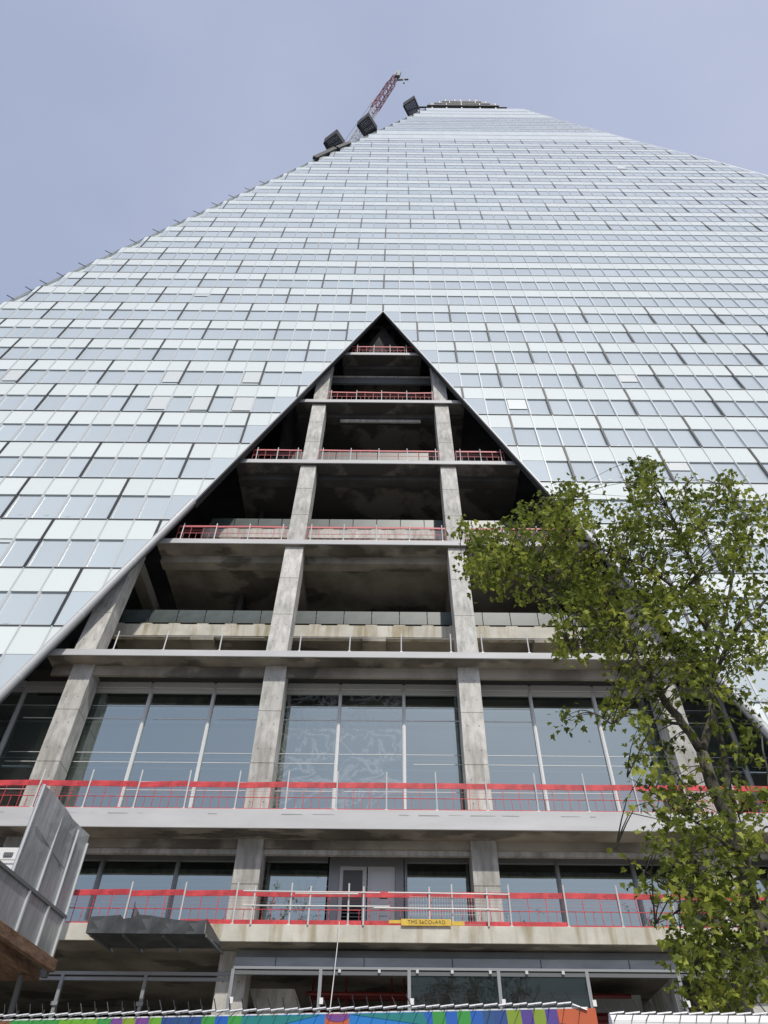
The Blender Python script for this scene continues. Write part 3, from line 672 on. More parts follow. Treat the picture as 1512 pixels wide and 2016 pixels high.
# ------------------------------------------------------------------ guard railings
def railing(label, x0, x1, y, h, posts, style, gaps=()):
    z = h + EYE
    root = empty("safety_railing", ((x0 + x1) / 2, y, z), label, "railing", "temporary guard rails on the slab edges")
    for px_ in posts:
        lean = random.uniform(-.02, .02)
        b = MB(); ht = {'low': 1.22, 'mid': 1.40, 'wire': .95, 'high': 1.12}[style]
        b.tube([(px_, y, z - .02), (px_ + lean, y - .02, z + ht)], .028, 'post', 6)
        b.box(px_ - .05, px_ + .05, y - .04, y + .12, z - .0, z + .03, 'post')
        b.build("post", root)
    if style == 'wire':
        b = MB(); b.tube([(x0, y, z + .72), (x1, y, z + .70)], .014, 'post', 5); b.build("wire", root); return root
    ed = [x0] + [p for p in posts if x0 + .6 < p < x1 - .6] + [x1]
    rm = 'red' if style != 'high' else 'redfade'
    for a, c in zip(ed, ed[1:]):
        if any(ga < (a + c) / 2 < gb for ga, gb in gaps): continue
        b = MB(); dz = random.uniform(-.028, .028); yy = y + .045 + random.uniform(0, .02); aa, cc = a + .012, c - .012
        if style == 'high':
            b.bar((aa, yy, z + .98 + dz), (cc, yy, z + .98 - dz), .03, .11, rm); mid, dark = .50, 'redfade'
            b.box(aa, cc, yy - .012, yy + .012, z + .02, z + .10, rm)
        else:
            tw = .20 if style == 'mid' else .17; b.bar((aa, yy, z + .92 + dz), (cc, yy, z + .92 - dz), .025, tw, rm); mid, dark = .46, 'red'
            b.box(aa, cc, yy - .012, yy + .012, z + .015, z + (.16 if style == 'low' and -7 < a < 5 else .07), rm)
        b.box(aa, cc, yy - .010, yy + .010, z + mid - .010, z + mid + .012, dark)
        k = max(2, round((c - a) / .62))
        for j in range(k + 1):
            x = aa + (cc - aa) * j / k; b.box(x - .010, x + .010, yy - .008, yy + .008, z + .06, z + .9, dark)
            if j < k:
                x += (cc - aa) / k * .5; b.box(x - .008, x + .008, yy - .008, yy + .008, z + .06, z + mid - .01, dark)
        for j in range(1, 4): b.box(aa, cc, yy - .003, yy + .003, z + .10 * j + .47, z + .10 * j + .474, dark)
        b.build("barrier_panel", root)
    return root
def rng(a, c, s): 
    n = max(1, round((c - a) / s)); return [a + (c - a) * i / n for i in range(n + 1)]
railing("bright red mesh guard rail on the grey slab in front of the tall windows", -17.6, 17.0, 24.56, 10.79, [-10.62 + 1.765 * k for k in range(-4, 16)], 'mid')
railing("red guard rail on the pale lowest slab edge, behind silver scaffold tubes", -10.4, 15.5, 24.47, 7.15, [-10.0, -8.17, -6.45, -4.78, -3.03, -1.2, 2.07, 3.89, 5.66, 7.35, 9.05, 10.8, 12.5], 'low', gaps=((1.3, 2.9),))
h = LV[0]; y = sy(h) + .05
railing("white posts with a single wire on the third slab left of the two middle columns", -11.7, -5.3, y, h, [-11.55, -9.45, -7.1], 'wire')
railing("white posts with a single wire on the third slab between the two middle columns", -4.15, 2.8, y, h, [-3.75, -1.65, .53, 2.62], 'wire')
railing("white posts with a single wire on the third slab right of the two middle columns", 3.9, 10.3, y, h, [3.95, 5.9, 8.1], 'wire')
def bay(i, side): 
    h = LV[i]; hw = SL * (AP - h)
    return {'l': (XC - hw + .25, XC - 4.05 - .5), 'c': (XC - 4.05 + .5, XC + 4.05 - .5), 'r': (XC + 4.05 + .5, XC + hw - .25)}[side]
for i, nm in ((1, "fourth"), (2, "fifth")):
    for s, sn in (('l', "left of the two middle columns"), ('c', "between the two middle columns"), ('r', "right of the two middle columns")):
        a, c = bay(i, s); railing("faded red guard rail on the %s slab edge %s" % (nm, sn), a, c, sy(LV[i]) + .06, LV[i], [p for p in rng(a + .25, c - .2, 1.6)], 'high')
a, c = bay(3, 'c'); railing("faded red guard rail on the sixth slab edge between the column heads", a, c, sy(LV[3]) + .06, LV[3], rng(a + .25, c - .1, 1.75), 'high')
hw = SL * (AP - LV[4]) - .1; railing("short faded red guard rail on the smallest top slab just under the apex", XC - hw, XC + hw, sy(LV[4]) + .06, LV[4], rng(XC - hw + .4, XC + hw - .4, 1.35), 'high')

# scaffold tubes clipped in front of the lowest rail
root = empty("scaffold_rail", (-.6, 24.36, 7.15 + EYE), "silver scaffold tube railing standing in front of the lowest red rail", "railing")
for px_ in (-4.2, -2.43, -.72, 1.34, 3.17):
    b = MB(); b.tube([(px_, 24.38, 7.13 + EYE), (px_ + random.uniform(-.02, .02), 24.36, 8.25 + EYE)], .03, 'post', 8); b.build("post", root)
for (xa, xb, z, sl_) in ((-4.55, -.2, 8.08, -.02), (.05, 3.9, 8.07, -.03), (-4.5, .1, 7.66, 0), (-.4, 3.5, 7.62, -.02), (-2.9, -.9, 8.02, 0)):
    b = MB(); b.tube([(xa, 24.33, z + EYE), (xb, 24.33, z + sl_ + EYE)], .021, 'post', 8); b.build("tube", root)
b = MB()
for k in range(27): b.tube([(.75 + k * .085, 24.52, 7.2 + EYE), (.75 + k * .085, 24.52, 8.02 + EYE)], .007, 'post', 4)
for z in (7.22, 7.5, 7.75, 8.0): b.tube([(.72, 24.52, z + EYE), (2.98, 24.52, z + EYE)], .010, 'post', 4)
b.build("mesh_infill", root)
# yellow board
root = empty("yellow_board", (1.2, 24.36, 7.16 + EYE), "yellow toe board with dark TMS lettering fixed low on the scaffold rail", "board")
b = MB(); b.box(.46, 2.0, 24.33, 24.35, 7.13 + EYE, 7.315 + EYE, 'yellow'); b.build("face_board", root)
b = MB(); b.box(.08, .455, 24.40, 24.42, 7.21 + EYE, 7.30 + EYE, 'yellow'); b.box(2.03, 2.42, 24.40, 24.42, 7.16 + EYE, 7.28 + EYE, 'yellow'); b.build("rear_board", root)
cu = bpy.data.curves.new("lettering", 'FONT'); cu.body = "TMS S\u00e9COuARD"; cu.size = .15; cu.extrude = .002; cu.space_character = 1.12
to = bpy.data.objects.new("lettering", cu); COL.objects.link(to)
me = bpy.data.meshes.new_from_object(to.evaluated_get(bpy.context.evaluated_depsgraph_get())); bpy.data.objects.remove(to)
me.materials.clear(); me.materials.append(M['ink'])
lo = bpy.data.objects.new("lettering", me); COL.objects.link(lo); lo.parent = root
lo.location = Vector((.66, 24.327, 7.175 + EYE)) - Vector(root.location); lo.rotation_euler = (R(90), 0, 0)

# loose cable
b = MB(); b.tube([(-1.45, 24.27, 7.2 + EYE), (-1.47, 24.28, 6.6 + EYE), (-1.53, 24.2, 5.6 + EYE), (-1.58, 24.0, 4.7 + EYE), (-1.6, 23.9, 1.0)], .014, 'tube', 6)
tag(b.build("hanging_cable"), "thin pale cable hanging from the lowest slab in front of the dark shopfront", "cable")

# white cabin on the lowest slab, far left
root = empty("site_cabin", (-16.5, 26, 7.15 + EYE), "white site cabin on the lowest slab behind the grey metal screen", "cabin")
b = MB(); b.box(-20, -11.9, 24.95, 26.4, 7.16 + EYE, 9.6 + EYE, 'white'); b.build("cabin_wall", root, bevel=.03)
b = MB(); b.box(-20, -11.85, 24.88, 24.94, 8.35 + EYE, 8.47 + EYE, 'rib'); b.tube([(-20, 24.86, 9.2 + EYE), (-11.8, 24.86, 9.16 + EYE)], .02, 'rib', 6); b.build("cabin_rail", root)
b = MB(); b.box(-12.9, -12.6, 24.90, 24.949, 9.3 + EYE, 9.42 + EYE, 'reveal'); b.build("vent", root)

# ------------------------------------------------------------------ sheet-metal protection screen on the left
root = empty("protection_screen", (-10.2, 20, 5.6 + EYE), "grey ribbed sheet metal protection screen on a rusty timber beam, left of the slabs", "screen")
def spn(y, h, o=0.0): return Vector((-9.67 - .098 * (23.5 - y) + o, y, h + EYE))
# upper sheet, top edge torn and bowed
top = [(20.05, 9.52), (20.9, 9.60), (21.6, 9.42), (22.2, 9.40), (22.9, 9.52), (23.55, 9.46)]
b = MB()
for (ya, ta), (yb, tb) in zip(top, top[1:]):
    g = .0
    for k in range(6):
        h0 = 7.07 + (ta - 7.07) * k / 6; h1 = 7.07 + (ta - 7.07) * (k + 1) / 6; g0 = 7.07 + (tb - 7.07) * k / 6; g1 = 7.07 + (tb - 7.07) * (k + 1) / 6
        def bow(y, k): return -.10 * math.sin((y - 20) * 2.7) * (k / 6) ** 2
        q0, q1, q2, q3 = spn(ya, h0, bow(ya, k)), spn(yb, g0, bow(yb, k)), spn(yb, g1, bow(yb, k + 1)), spn(ya, h1, bow(ya, k + 1))
        b.hexa([q0, q1, q1 + Vector((-.02, 0, 0)), q0 + Vector((-.02, 0, 0)), q3, q2, q2 + Vector((-.02, 0, 0)), q3 + Vector((-.02, 0, 0))], 'zinc')
b.build("upper_sheet", root)
b = MB()
q = [spn(16.5, 5.94), spn(23.55, 5.94), spn(23.55, 7.03), spn(16.5, 7.03)]
b.hexa([q[0], q[1], q[1] + Vector((-.02, 0, 0)), q[0] + Vector((-.02, 0, 0)), q[3], q[2], q[2] + Vector((-.02, 0, 0)), q[3] + Vector((-.02, 0, 0))], 'zinc')
b.build("lower_sheet", root)
b = MB(); b.bar(spn(16.5, 7.05, .03), spn(23.6, 7.05, .03), .07, .09, 'reveal'); b.bar(spn(20.4, 8.45, .02), spn(22.6, 8.1, .02), .015, .03, 'zinc'); b.build("fold_rail", root)
for y, hh in ((20.07, 9.5), (21.55, 9.3), (22.75, 9.3), (23.55, 9.2)):
    b = MB(); b.bar(spn(y, 7.1, .03), spn(y, hh, .03), .05, .06, 'rib', (1, 0, 0)); b.build("rib", root)
for y in (19.0, 21.2, 22.45, 23.5):
    b = MB(); b.bar(spn(y, 5.9, .03), spn(y, 7.0, .03), .09, .06, 'rib', (1, 0, 0)); b.build("rib", root)
b = MB(); b.bar(spn(16.4, 5.80, .06), spn(23.7, 5.80, .06), .16, .30, 'timber'); b.build("timber_beam", root, bevel=.015)
b = MB(); b.box(-20, -10.1, 16.4, 24.2, 5.55 + EYE, 5.78 + EYE, 'timber')
b.bar((-9.75, 23.6, 5.5 + EYE), (-9.7, 23.6, 6.0 + EYE), .16, .16, 'reveal'); b.build("deck", root)
b = MB(); b.bar((-10.3, 23.4, 5.5 + EYE), (-10.3, 24.2, 0), .12, .12, 'reveal'); b.build("prop", root)
b = MB(); b.bar((-11.2, 17.0, 5.5 + EYE), (-11.2, 17.0, 0), .16, .16, 'reveal'); b.build("prop", root)

# dark sheet-metal tray projecting from the lowest slab
root = empty("sheet_tray", (-6.8, 23.7, 6.45 + EYE), "dark crumpled sheet metal tray projecting below the lowest slab edge", "canopy")
b = MB(); b.hexa([(-8.67, 23.0, 6.47 + EYE), (-5.25, 23.0, 6.47 + EYE), (-5.02, 24.38, 6.47 + EYE), (-8.4, 24.38, 6.47 + EYE), (-8.67, 23.0, 6.50 + EYE), (-5.25, 23.0, 6.50 + EYE), (-5.02, 24.38, 6.50 + EYE), (-8.4, 24.38, 6.50 + EYE)], 'darksheet')
b.build("tray_floor", root)
b = MB(); lip = [(-8.67, .40), (-8.2, .44), (-7.75, .45), (-7.66, .36), (-7.55, .37), (-7.2, .45), (-6.85, .46), (-6.55, .39), (-6.2, .36), (-5.8, .31), (-5.45, .33), (-5.25, .36)]
for (xa, ta), (xb, tb) in zip(lip, lip[1:]):
    ba = .05 * math.sin(xa * 9); bb_ = .05 * math.sin(xb * 9)
    b.hexa([(xa, 22.98, 6.47 + EYE), (xb, 22.98, 6.47 + EYE), (xb, 23.0, 6.47 + EYE), (xa, 23.0, 6.47 + EYE), (xa, 22.9 + ba, 6.47 + ta + EYE), (xb, 22.9 + bb_, 6.47 + tb + EYE), (xb, 22.92 + bb_, 6.47 + tb + EYE), (xa, 22.92 + ba, 6.47 + ta + EYE)], 'darksheet')
b.build("tray_lip", root)
for x, dx in ((-8.55, .25), (-7.6, .2), (-6.45, .2), (-5.2, .2)):
    b = MB(); b.bar((x, 23.05, 6.44 + EYE), (x + dx, 24.75, 6.44 + EYE), .05, .06, 'reveal'); b.build("bracket", root)
for x, c in ((-8.66, 1), (-5.24, 1)):
    b = MB(); xe = x + (.27 if x < -6 else .23)
    b.hexa([(x, 23, 6.5 + EYE), (x + .015, 23, 6.5 + EYE), (xe + .015, 24.36, 6.5 + EYE), (xe, 24.36, 6.5 + EYE), (x, 22.92, 6.85 + EYE), (x + .015, 22.92, 6.85 + EYE), (xe + .015, 24.36, 6.6 + EYE), (xe, 24.36, 6.6 + EYE)], 'darksheet'); b.build("tray_side", root)
b = MB(); b.poly([(-7.8, 23.1, 6.86 + EYE), (-7.6, 23.3, 6.84 + EYE), (-7.55, 23.05, 6.9 + EYE)], 'white'); b.poly([(-6.3, 23.05, 6.84 + EYE), (-6.0, 23.3, 6.82 + EYE), (-5.5, 23.05, 6.82 + EYE), (-5.9, 23.0, 6.80 + EYE)], 'white'); b.build("plastic_scrap", root)

# ------------------------------------------------------------------ platforms on the left edge near the top
def platform(label, corners, z):
    c = sum((Vector((x, y, 0)) for x, y in corners), Vector()) / 4
    root = empty("edge_platform", (c.x, c.y, z), label, "platform", "dark screened platforms on the tower's left edge")
    P = [Vector((x, y, z)) for x, y in corners]; U = Vector((0, 0, 1))
    b = MB(); n = 12
    for k in range(n):
        t0, t1 = k / n, (k + .86) / n
        a, bq = P[0].lerp(P[1], t0), P[0].lerp(P[1], t1); d, c2 = P[3].lerp(P[2], t0), P[3].lerp(P[2], t1)
        b.hexa([a, bq, c2, d, a + U * .08, bq + U * .08, c2 + U * .08, d + U * .08], 'net')
    m0, m1 = P[0].lerp(P[3], .5), P[1].lerp(P[2], .5)
    b.bar(m0 - U * .05, m1 - U * .05, .18, .12, 'netrim'); b.build("slatted_deck", root)
    b = MB()
    for a, c2 in zip(P, P[1:] + P[:1]): b.bar(a, c2, .2, .3, 'netrim')
    b.build("deck_frame", root)
    for a, c2 in zip(P, P[1:] + P[:1]):
        b = MB(); d = (c2 - a).normalized().cross(U) * .04
        b.hexa([a - d + U * .12, c2 - d + U * .12, c2 + d + U * .12, a + d + U * .12, a - d + U * 2.3, c2 - d + U * 2.3, c2 + d + U * 2.3, a + d + U * 2.3], 'net')
        b.build("side_screen", root)
    b = MB(); q = P[3].lerp(P[2], .3); b.bar(q, q + Vector((.9, .4, -2.4)), .2, .2, 'netrim'); q = P[3].lerp(P[2], .8); b.bar(q, q + Vector((-.2, .4, -2.4)), .2, .2, 'netrim'); b.build("bracket", root)
platform("dark slatted box platform on the left edge, nearest the tower top", [(2.05, 39.94), (4.28, 38.57), (5.86, 41.68), (3.3, 42.03)], 163 + EYE)
platform("dark slatted box platform on the left edge, in front of the crane jib", [(-6.46, 37.49), (-4.43, 35.97), (-2.91, 38.2), (-5.14, 39.32)], 140 + EYE)
platform("dark slatted box platform on the left edge, lowest and above the dark edge rail", [(-11.15, 35.82), (-9.08, 34.41), (-7.89, 36.13), (-10.48, 37.07)], 124 + EYE)
b = MB(); b.bar(fp(XLEFT(24.5), row_h(25.5), .1), fp(XLEFT(26.4), row_h(27.4), .1), .5, .6, 'net'); b.bar(fp(XLEFT(26.6), row_h(27.5), .1), fp(XLEFT(27.9), row_h(28.6), .1), .5, .6, 'net')
tag(b.build("edge_rail"), "dark rail lying along the tower's left edge below the lowest platform", "rail")

# ------------------------------------------------------------------ crane
tip = Vector((1.11, 46, 219.3 + EYE)); foot = Vector((-12.84, 54, 167.6 + EYE))
crane = empty("tower_crane", (foot.x, foot.y, 0), "red and white lattice tower crane rising behind the tower's left edge", "crane")
def lattice(b, a, c, wd, n, mfun, r=.07):
    d = (c - a); u = d.normalized(); s = u.cross(Vector((0, 0, 1))).normalized() if abs(u.z) < .98 else Vector((1, 0, 0)); t = s.cross(u).normalized()
    def P(k, i):
        f = wd / 2 * (1 if k < n - 2 else .75)
        ang = [(-1, -1), (1, -1), (1, 1), (-1, 1)][i]
        return a + d * (k / n) + s * ang[0] * f + t * ang[1] * f
    for k in range(n):
        mt = mfun(k / n)
        for i in range(4):
            b.bar(P(k, i), P(k + 1, i), r * 2, r * 2, mt); b.bar(P(k, i), P(k, (i + 1) % 4), r, r, mt)
            b.bar(P(k, i), P(k + 1, (i + 1) % 4) if k % 2 else P(k + 1, (i - 1) % 4), r, r, mt)
b = MB(); lattice(b, foot, foot.lerp(tip, .97), 1.6, 30, lambda t: 'cranewhite' if t < .60 else 'cranered', .085); b.build("jib", crane)
b = MB(); b.hexa([tip + Vector(v) for v in ((-.9, -.4, -3.2), (.5, -.4, -3.4), (.5, .4, -3.4), (-.9, .4, -3.2), (-.1, -.4, 2.2), (.9, -.4, 1.6), (.9, .4, 1.6), (-.1, .4, 2.2))], 'cranegrey'); b.build("jib_head", crane)
b = MB(); k = foot.lerp(tip, .66); b.bar(k + Vector((-1.6, 0, -1.2)), k + Vector((-1.2, 0, 3.4)), .3, .3, 'cranered'); b.bar(k + Vector((-1.3, 0, 3)), tip, .06, .06, 'cranegrey'); b.bar(foot + Vector((-1.5, 0, 6)), k + Vector((-1.3, 0, 3)), .06, .06, 'cranegrey'); b.build("pendant_bar", crane)
b = MB(); b.bar(tip + Vector((.9, 0, 1.0)), tip + Vector((1.3, 0, -6.5)), .05, .05, 'cranegrey')
hk = tip + Vector((1.3, 0, -7)); b.hexa([hk + Vector(v) for v in ((-1.5, -.2, .0), (1.5, -.2, .8), (1.5, .2, .8), (-1.5, .2, .0), (-.2, -.2, .9), (.3, -.2, 1.3), (.3, .2, 1.3), (-.2, .2, .9))], 'cranegrey'); b.bar(hk + Vector((.2, 0, .3)), hk + Vector((.3, 0, -3.2)), .35, .35, 'cranegrey'); b.build("hook_block", crane)
b = MB(); lattice(b, Vector((foot.x, foot.y + 1, 0)), Vector((foot.x, foot.y + 1, foot.z - 2)), 2.2, 48, lambda t: 'cranewhite', .09); b.build("mast", crane)
b = MB(); b.box(foot.x - 1.5, foot.x + 1.5, foot.y - 1, foot.y + 6, foot.z - 3, foot.z - .5, 'cranegrey'); b.box(foot.x + 1.6, foot.x + 3, foot.y - .5, foot.y + 1.5, foot.z - 2.5, foot.z, 'cranewhite'); b.build("slewing_deck", crane)

# ------------------------------------------------------------------ hoardings
def colour(name, c):
    M[name] = mat(name, c, 0.45); r = noisy(M[name], tuple(v * .85 for v in c), c, 1.2, 4)
for nme, c in (('lime', (.16, .42, .03)), ('green', (.05, .33, .06)), ('purple', (.20, .07, .30)), ('olive', (.25, .36, .03)), ('navy', (.03, .08, .27)), ('blue', (.02, .13, .50)), ('azure', (.02, .22, .62)), ('teal', (.02, .23, .22)), ('orange', (.60, .13, .045)), ('brown', (.22, .10, .05)), ('violet', (.10, .06, .30)), ('slate', (.03, .10, .25))): colour("paint_" + nme, c)
A = Vector((-3.9, 7.31, 0)); Bq = Vector((1.58, 6.63, 0)); L = (Bq - A).length; du = (Bq - A).normalized(); nn = Vector((du.y, -du.x, 0))
TOPZ = 3.0
def topz(s): return TOPZ - max(0, (s - (L - .14)) / .14) ** 1.5 * .06
def hp(s, z, o=0.0): return A + du * s + Vector((0, 0, z)) + nn * o
def s_of(pxx):                                # position along the board whose top shows at that photo column
    f = [(0, .68), (450, 2.60), (756, 3.90), (1146, 5.44), (1190, 5.58)]
    for (p0, s0), (p1, s1) in zip(f, f[1:]):
        if pxx <= p1: return s0 + (s1 - s0) * (pxx - p0) / (p1 - p0)
    return s1
root = empty("painted_hoarding", A.lerp(Bq, .5), "painted site hoarding with green, purple, blue and orange stripes", "hoarding")
b = MB(); p = [hp(0, 0), hp(L, 0), hp(L, 0, -.05), hp(0, 0, -.05)]
b.hexa(p + [v + Vector((0, 0, TOPZ - .02)) for v in p], 'white'); b.build("board", root)
b = MB(); zb = 0.0
st = [(-60, 20, 'brown'), (20, 120, 'green'), (120, 200, 'lime'), (200, 227, 'green'), (227, 250, 'purple'), (250, 276, 'olive'), (276, 304, 'purple'), (304, 328, 'lime'), (328, 354, 'navy'), (354, 382, 'slate'), (382, 408, 'navy'), (408, 434, 'green'), (434, 460, 'blue'), (460, 486, 'green'), (486, 512, 'blue'),
      (512, 560, 'teal'), (560, 648, 'azure'), (648, 694, 'orange'), (694, 830, 'azure'), (830, 858, 'blue'), (858, 884, 'green'), (884, 908, 'blue'), (908, 934, 'green'), (934, 958, 'blue'), (958, 980, 'slate'), (980, 1006, 'navy'), (1006, 1034, 'olive'), (1034, 1058, 'violet'), (1058, 1082, 'olive'), (1082, 1106, 'violet'), (1106, 1190, 'orange')]
for x0, x1, c in st:
    s0, s1 = max(0.0, s_of(x0) if x0 >= 0 else .3), s_of(x1); lean = .22 if 800 < x0 < 1110 else (-.16 if x0 < 520 else 0)
    if c == 'orange': lean = 0
    b.poly([hp(s0 + lean, zb, .003), hp(s1 + lean, zb, .003), hp(s1, TOPZ - .03, .003), hp(s0, TOPZ - .03, .003)], "paint_" + c)
b.poly([hp(s_of(486), TOPZ - .035, .006), hp(s_of(640), TOPZ - .035, .006), hp(s_of(486), TOPZ - .16, .006)], "paint_teal")
b.poly([hp(s_of(694), TOPZ - .035, .006), hp(s_of(840), TOPZ - .035, .006), hp(s_of(850), TOPZ - .12, .006)], "paint_teal")
ctr = s_of(672); b.poly([hp(ctr + .10 * math.cos(a), TOPZ - .035 - .05 * abs(math.sin(a)), .006) for a in [math.pi * k / 12 for k in range(13)]], "paint_purple")
ctr = s_of(1106); b.poly([hp(ctr - .0 + .25 * math.sin(a), TOPZ - .44 + .32 * math.cos(a), .006) for a in [math.pi * k / 16 for k in range(17)]], "paint_brown")
b.build("painted_mural", root)
def spikes(base_fn, length, root, step=.115):
    b = MB(); n = int(length / step)
    for k in range(n):
        s = k * step
        p0, p1 = base_fn(s), base_fn(s + step * .93)
        b.hexa([p0 + Vector((0, -.02, -.005)), p1 + Vector((0, -.02, .006)), p1 + Vector((0, .03, .006)), p0 + Vector((0, .03, -.005)), p0 + Vector((0, -.018, .004)), p1 + Vector((0, -.018, .014)), p1 + Vector((0, .028, .014)), p0 + Vector((0, .028, .004))], 'strip')
    b.build("spike_strip", root)
    b = MB()
    for k in range(n):
        for j in (0, 1):
            s = (k + .5 * j) * step; p = base_fn(s)
            sx = -.035 + random.uniform(-.012, .012)
            if j == 0: b.tube([p, p + Vector((sx, .01, .085 + random.uniform(-.01, .01)))], .0042, 'spike', 4)
            else: b.tube([p + Vector((0, -.02, 0)), p + Vector((sx * 1.2, -.07, -.055))], .0036, 'spike', 4)
            if j == 0 and k % 2: b.tube([p, p + Vector((sx * .6, .06, .05))], .0042, 'spike', 4)
    b.build("spike", root)
spikes(lambda s: hp(s, topz(s) + .002), L, root)
A2 = Vector((1.62, 6.32, 0)); B2 = Vector((6.2, 6.05, 0)); L2 = (B2 - A2).length; d2 = (B2 - A2).normalized()
root = empty("white_hoarding", A2.lerp(B2, .5), "plain white hoarding with a rounded top, right of the painted one", "hoarding")
b = MB(); b.box(A2.x, B2.x, 6.13, 6.18, 0, 2.80, 'white'); o = b.build("board", root, org=(3.9, 6.15, 0))
b = MB(); b.tube([A2 + Vector((0, -.14, 2.79)), B2 + Vector((0, .1, 2.79))], .05, 'white', 12); b.build("top_tube", root)
spikes(lambda s: A2 + d2 * s + Vector((0, -.14 + .24 * s / L2, 2.845)), L2, root)

# ------------------------------------------------------------------ plane tree
f_ = 1400.0
def at(x, y, Y):                              # point at forward distance Y seen at photo column x, row y
    dx, dy = x - 767.5, y - 1008
    ux = dx * math.cos(ROLL) + dy * math.sin(ROLL); uy = -dx * math.sin(ROLL) + dy * math.cos(ROLL)
    a, bq = ux / f_, -uy / f_
    v = Vector((a, cp - bq * sp_, sp_ + bq * cp)); v *= Y / v.y
    return v + Vector((0, 0, EYE))
limbs = []                                    # (points, r0, r1)
def limb(pts, r0, r1): limbs.append(([at(*p) for p in pts], r0 * .8, r1 * .8))
t0 = [(1482, 1796, 9.2), (1461, 1690, 9.2), (1432, 1610, 9.15), (1400, 1540, 9.1), (1382, 1482, 9.05)]
limb(t0, .125, .095)
base = at(1482, 1796, 9.2)
limbs.append(([Vector((base.x + .9, 9.35, -.1)), Vector((base.x + .75, 9.32, 1.2)), Vector((base.x + .45, 9.28, 3.0)), Vector((base.x + .12, 9.22, base.z - .6)), base], .17, .10))
limb([(1382, 1482, 9.05), (1345, 1425, 9.0), (1312, 1384, 8.95), (1275, 1325, 8.9), (1244, 1285, 8.85), (1205, 1240, 8.8), (1160, 1190, 8.75), (1120, 1165, 8.7), (1085, 1148, 8.6), (1030, 1128, 8.5), (975, 1120, 8.45)], .082, .014)
limb([(1382, 1482, 9.05), (1398, 1420, 9.1), (1402, 1370, 9.15), (1395, 1310, 9.2), (1392, 1240, 9.2), (1378, 1160, 9.25), (1350, 1080, 9.2), (1320, 1010, 9.2), (1290, 950, 9.2), (1270, 900, 9.2)], .075, .012)
limb([(1405, 1335, 9.15), (1421, 1295, 9.2), (1452, 1234, 9.3), (1487, 1205, 9.4), (1530, 1150, 9.5), (1560, 1080, 9.5)], .05, .02)
limb([(1437, 1620, 9.5), (1428, 1504, 9.6), (1409, 1425, 9.65), (1400, 1340, 9.7), (1420, 1250, 9.7), (1440, 1150, 9.7), (1450, 1050, 9.6), (1440, 960, 9.6)], .075, .012)
limb([(1500, 1850, 9.4), (1465, 1720, 9.5), (1437, 1620, 9.5)], .10, .075)
limb([(1392, 1240, 9.2), (1340, 1170, 8.9), (1260, 1110, 8.7), (1180, 1080, 8.6), (1120, 1030, 8.5), (1115, 985, 8.5)], .04, .008)
limb([(1085, 1148, 8.6), (1030, 1100, 8.5), (975, 1075, 8.4), (930, 1055, 8.4), (905, 1045, 8.4)], .022, .005)
limb([(1205, 1240, 8.8), (1150, 1260, 8.6), (1125, 1285, 8.5)], .02, .005)
limb([(1345, 1425, 9.0), (1277, 1415, 8.8), (1235, 1405, 8.7), (1205, 1425, 8.6), (1170, 1405, 8.6), (1105, 1417, 8.5)], .03, .004)
limb([(1461, 1690, 9.2), (1400, 1640, 8.9), (1340, 1600, 8.7), (1290, 1560, 8.6), (1235, 1530, 8.5)], .03, .004)
limb([(1482, 1796, 9.2), (1440, 1760, 8.9), (1395, 1755, 8.8), (1340, 1748, 8.7), (1290, 1732, 8.6), (1250, 1700, 8.6), (1212, 1672, 8.5)], .03, .004)
limb([(1500, 1850, 9.3), (1450, 1800, 8.8), (1380, 1760, 8.7), (1340, 1790, 8.6), (1290, 1820, 8.5)], .028, .005)
limb([(1500, 1850, 9.3), (1470, 1880, 8.8), (1420, 1900, 8.6), (1370, 1910, 8.5)], .03, .006)
limb([(1490, 1830, 9.3), (1478, 1720, 9.0), (1455, 1600, 8.8), (1435, 1560, 8.8)], .03, .006)
limb([(1350, 1080, 9.2), (1390, 1010, 9.0), (1430, 950, 9.0), (1437, 930, 9.0)], .02, .005)
limb([(1320, 1010, 9.2), (1345, 960, 9.3), (1365, 940, 9.3)], .015, .005)
limb([(1461, 1690, 9.2), (1420, 1640, 8.9), (1375, 1590, 8.9), (1320, 1500, 8.8), (1290, 1450, 8.8)], .02, .004)
limb([(1500, 1850, 9.3), (1520, 1700, 9.3), (1515, 1560, 9.2), (1500, 1450, 9.2)], .05, .012)
skel = []
for pts, r0, r1 in limbs:
    for k in range(len(pts) - 1):
        for j in range(4):
            skel.append(pts[k].lerp(pts[k + 1], j / 4))
    skel.append(pts[-1])
